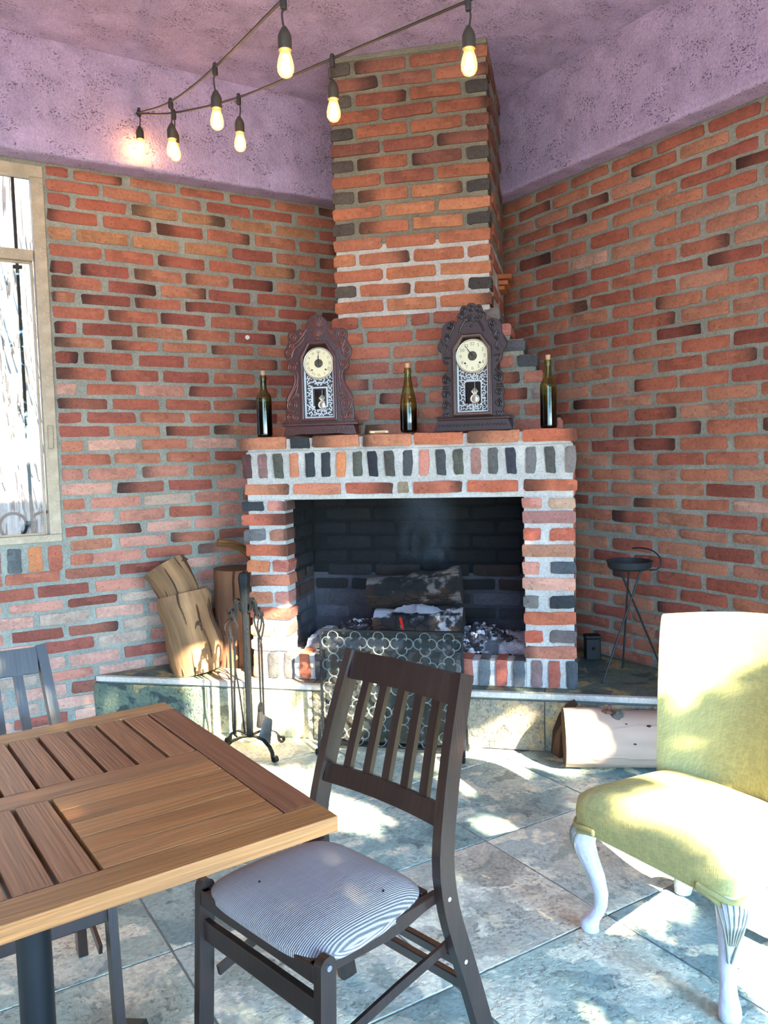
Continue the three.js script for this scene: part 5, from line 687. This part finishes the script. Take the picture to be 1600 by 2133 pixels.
{ const p = tag(group('wall_plug', [-0.943, 1.978, -0.555], PI / 4), 'white plastic wall plug set in a brick left of the red clock', 'wall plug'); mesh('disc', new THREE.CylinderGeometry(0.011, 0.012, 0.008, 16).rotateX(PI / 2), mCap, p); mesh('screw', new THREE.SphereGeometry(0.003, 8, 6).translate(0, 0, 0.004), mNail, p); }

// ---------------------------------------------------------------- strings of bulbs
{
  const mCord = std({ name: 'black_rubber', color: 0x2b2622, roughness: 0.55 }), mSock = std({ name: 'socket_plastic', color: 0x3a352a, roughness: 0.45 }), mBulb = phys({ name: 'bulb_glass', color: 0xfff1d8, transmission: 0.92, thickness: 0, roughness: 0.05, emissive: 0xffe3ae, emissiveIntensity: 0.34 }), mFil = std({ name: 'glowing_filament', color: 0x000000, emissive: 0xffedc8, emissiveIntensity: 9 });
  const pend = (parent, [x, y, z], drop, lean) => {
    const s = part('pendant', parent, [x, y, z]);
    mesh('clip', [box(0.016, 0.03, 0.018, [0, -0.012, 0], [0, 0, 0], 0.004), new THREE.SphereGeometry(0.008, 10, 8).translate(0, 0.008, 0)], mCord, s);
    mesh('drop_wire', tube([[0, -0.02, 0], [lean, -drop * 0.5, 0], [lean * 0.6, -drop * 0.85, 0], [0, -drop, 0]], 0.0028, 16, 6), mCord, s);
    mesh('socket', lathe([[0, -drop + 0.006], [0.006, -drop + 0.004], [0.014, -drop - 0.01], [0.0185, -drop - 0.022], [0.0185, -drop - 0.055], [0.017, -drop - 0.057], [0, -drop - 0.057]], 20), mSock, s);
    const b = -drop - 0.055;
    mesh('bulb', lathe([[0.012, b], [0.0135, b - 0.006], [0.019, b - 0.024], [0.0225, b - 0.042], [0.0215, b - 0.056], [0.015, b - 0.067], [0.006, b - 0.0715], [0, b - 0.072]], 24), mBulb, s);
    mesh('filament', [0, 1, 2, 3].map((i) => rod([Math.cos(i * PI / 2) * 0.006, b - 0.012, Math.sin(i * PI / 2) * 0.006], [Math.cos(i * PI / 2) * 0.0085, b - 0.05, Math.sin(i * PI / 2) * 0.0085], 0.0026, 0.0026, 6)), mFil, s);
    const l = new THREE.PointLight(0xffb45e, 0.06, 0, 2); l.position.set(x, y + b - 0.04, z); l.castShadow = true; l.shadow.radius = 1; l.name = 'bulb_light'; scene.add(l);
  };
  const hookAt = [-1.262, 2.995, -0.045];
  const strand = (name, label, pts, ends) => { const t = tag(group(name), label, 'string lights'); mesh('cord', tube([hookAt, ...pts.map((p, i) => [p[0], p[1], p[2]]), ends], 0.0042, 160, 8), mCord, t); return t; };
  const A = [[-0.74, 2.712, 0.641], [-0.402, 2.649, 0.98], [0.029, 2.537, 1.506], [0.33, 2.429, 1.908]], B = [[-0.846, 2.775, 0.404], [-0.463, 2.7, 0.63], [0.027, 2.595, 1.039], [0.5, 2.547, 1.346], [0.76, 2.52, 1.514]];
  const a = strand('string_lights', 'upper black cord of glowing filament bulbs rising steeply from the hook', A.slice(0, 3), A[3]), b = strand('string_lights', 'lower black cord of glowing filament bulbs crossing in front of the flue', B.slice(0, 4), B[4]);
  pend(a, [-1.235, 2.993, -0.018], 0.075, 0.004); A.slice(0, 3).forEach((p, i) => pend(a, p, [0.085, 0.08, 0.075][i], [0.003, -0.006, -0.005][i])); B.slice(0, 4).forEach((p, i) => pend(b, p, [0.07, 0.075, 0.07, 0.07][i], [0.003, 0.006, -0.003, 0.006][i]));
  const h = tag(group('ceiling_hook', hookAt), 'small steel screw hook in the mauve beam holding both light cords', 'hook'); mesh('ring', new THREE.TorusGeometry(0.012, 0.0025, 8, 18), mNail, h); mesh('shank', rod([-0.004, 0, -0.002], [-0.028, 0, -0.03], 0.003), mNail, h);
}
// ---------------------------------------------------------------- outside: the tree by the window, and unseen leafy trees added beyond the open side to dapple the sun
const mLeaf = phys({ name: 'leaf', color: 0x5f7a3a, roughness: 0.6, transmission: 0.25, thickness: 0, side: THREE.DoubleSide }), mTrunk = wood('tree_bark', 0x9c8d7c, { bumpScale: 0.05 });
{
  const t = tag(group('cypress_tree'), 'shaggy pale-barked tree trunk just outside the window', 'tree'), x = -4.5, z = -3.3;
  billet(t, 'trunk', [[x, -0.15, z, 0.62], [x - 0.04, 1.0, z, 0.54], [x - 0.14, 2.2, z, 0.5], [x - 0.14, 3.6, z, 0.46], [x, 6.5, z, 0.34]], wood('shaggy_bark', 0x8a8074, { bumpScale: 0.1 }), mCut, 801, 0.16, [[0.4, 0.3, 0.2, 0.3]], 90, 60);
  seed(803); const fl = []; for (let i = 0; i < 260; i++) { const a = rr(-PI, PI), y = rr(0.2, 3.4), r = mix(0.59, 0.46, y / 3.6) * 1.0, cx = x - 0.07; fl.push(bar([[cx + Math.cos(a) * r, y, z + Math.sin(a) * r], [cx + Math.cos(a + 0.05) * (r + 0.015), y + 0.12, z + Math.sin(a + 0.05) * (r + 0.015)], [cx + Math.cos(a + 0.1) * (r + 0.03), y + rr(0.2, 0.34), z + Math.sin(a + 0.1) * (r + 0.03)]], 0.02, 0.006, [-Math.sin(a), 0, Math.cos(a)], false, (k) => 1 - 0.8 * k)); }
  const f = mesh('bark_strips', fl, wood('bark_shreds', 0x8f8474), t); f.userData.kind = 'stuff';
}
{
  const U = V3(-SUN.z, 0, SUN.x).normalize(), W = SUN.clone().cross(U).multiplyScalar(-1); if (W.y < 0) W.negate();
  const holes = [[[0.3, 0.44], [0.3, 1.2], [0.8, 1.2], [0.8, 0.32], [0.52, 0.18], [0.45, 0.27], [0.45, 0.4]], [[0.04, -0.12], [0.17, -0.33], [0.07, -0.41], [-0.1, -0.37], [-0.34, -0.28], [-0.34, -0.1]], [[0.28, -0.48], [0.21, -0.49], [0.2, -0.62], [0.1, -0.69], [-0.02, -0.72], [-0.13, -0.74], [-0.13, -0.96], [0.1, -0.91], [0.3, -0.9], [0.44, -0.88], [0.46, -0.61], [0.38, -0.6], [0.28, -0.62]], [[-0.2, -0.93], [0, -0.95], [0.15, -1.03], [0.3, -1.09], [0.38, -1.3], [-0.2, -1.3]], [[0.76, 0.07], [0.53, -0.06], [0.64, -0.16], [0.78, -0.05]], [[0.7, -0.19], [0.74, -0.28], [0.64, -0.41], [0.51, -0.34], [0.6, -0.21]], [[-0.27, -0.24], [-0.27, -0.43], [-0.41, -0.41], [-0.39, -0.24]], [[0.18, 0.1], [0.4, 0.02], [0.42, 0.3], [0.2, 0.36]]];  // gaps in the added crowns, outlined to place the sun patches indoors
  const inside = (p, x, y) => { let r = false; for (let i = 0, j = p.length - 1; i < p.length; j = i++) if ((p[i][1] > y) !== (p[j][1] > y) && x < (p[j][0] - p[i][0]) * (y - p[i][1]) / (p[j][1] - p[i][1]) + p[i][0]) r = !r; return r; };
  const lit = (x, y) => holes.some((h) => inside(h, x, y));
  seed(811);
  const lf = plain(new THREE.CircleGeometry(0.038, 7).scale(0.62, 1, 1)), spots = [];
  for (let i = 0; i < 60000 && spots.length < 30000; i++) { const u = rr(-1.4, 3.3), v = rr(-1.75, 1.0); if (lit(u, v) || lit(u + 0.025, v) || lit(u - 0.025, v) || lit(u, v + 0.025) || lit(u, v - 0.025)) continue; spots.push([u, v, rr(5.4, 7.4)]); }
  const dummy = new THREE.Object3D(), cc = new THREE.Color();
  const trees = [[-1.4, 0.5, 'left'], [0.5, 1.8, 'mid'], [1.8, 3.3, 'right']], names = ['unseen leafy tree added to shade the room, nearest the right wall', 'unseen leafy tree added to shade the room, in the middle of the court', 'unseen leafy tree added to shade the room, farthest from the right wall'];
  trees.forEach(([u0, u1], n) => {
    const t = tag(group('added_shade_tree'), names[n], 'tree'), mine = spots.filter(([u]) => u >= u0 && u < u1), uc = n === 0 ? -0.9 : (u0 + u1) / 2, base = U.clone().multiplyScalar(uc).addScaledVector(SUN, 6.8 / 0.83 * 1.02); base.y = 0;
    const top = U.clone().multiplyScalar(uc).addScaledVector(SUN, 6.5);
    billet(t, 'trunk', [[base.x, -0.05, base.z, 0.16], [base.x, 1.0, base.z, 0.13], [mix(base.x, top.x, 0.3), 2.2, mix(base.z, top.z, 0.3), 0.1], [top.x, 3.6, top.z, 0.06]], mTrunk, mCut, 820 + n, 0.1, [], 20, 16);
    const inst = shadows(new THREE.InstancedMesh(lf, mLeaf, mine.length)); inst.name = 'shade_foliage'; inst.userData.kind = 'stuff'; t.add(inst);
    mine.forEach(([u, v, d], i) => { dummy.position.copy(U).multiplyScalar(u).addScaledVector(W, v).addScaledVector(SUN, d); dummy.lookAt(dummy.position.clone().add(SUN).add(V3(rr(-0.5, 0.5), rr(-0.5, 0.5), rr(-0.5, 0.5)))); dummy.rotateZ(rnd() * 6); dummy.scale.setScalar(rr(0.75, 1.15)); dummy.updateMatrix(); inst.setMatrixAt(i, dummy.matrix); inst.setColorAt(i, cc.setHSL(0.24 + rr(-0.03, 0.03), 0.4, rr(0.45, 0.7))); });
  });
}

// ---------------------------------------------------------------- thin blue smoke curling up from the upper log
{
  const sm = tag(group('smoke', [0.06, 0.76, -0.36]), 'thin bluish smoke drifting up from the burning logs in the fireplace', 'smoke'); sm.userData.kind = 'stuff';
  const wisp = dataTex(128, 256, (u, v) => { const e = Math.sin(PI * u), top = sstep(0, 0.12, v) * sstep(1, 0.35, v), n = fbm(u * 0.9 + 0.06 * Math.sin(v * 7), v, 9, 3, 901, 5); return clamp(e * e * top * sstep(0.2, 0.85, n)); }, false, 1, 1); wisp.wrapS = wisp.wrapT = THREE.ClampToEdgeWrapping;
  for (const [i, o] of [[0, 0.0], [1, 0.05], [2, -0.06]]) { const w = mesh('wisp', surf((u, v) => { const y = v * 0.52, x = (u - 0.5) * (0.16 + 0.3 * v) + o + 0.05 * Math.sin(v * 4 + i * 2), z = 0.03 * Math.sin(u * 5 + v * 6 + i * 2.2) + o * 0.8; return [x, y, z]; }, 14, 20), std({ name: 'smoke_veil_' + i, color: 0x9fb4cc, transparent: true, opacity: 0.07, alphaMap: wisp, roughness: 1, side: THREE.DoubleSide }), sm); w.castShadow = false; }
}

renderer.render(scene, camera);
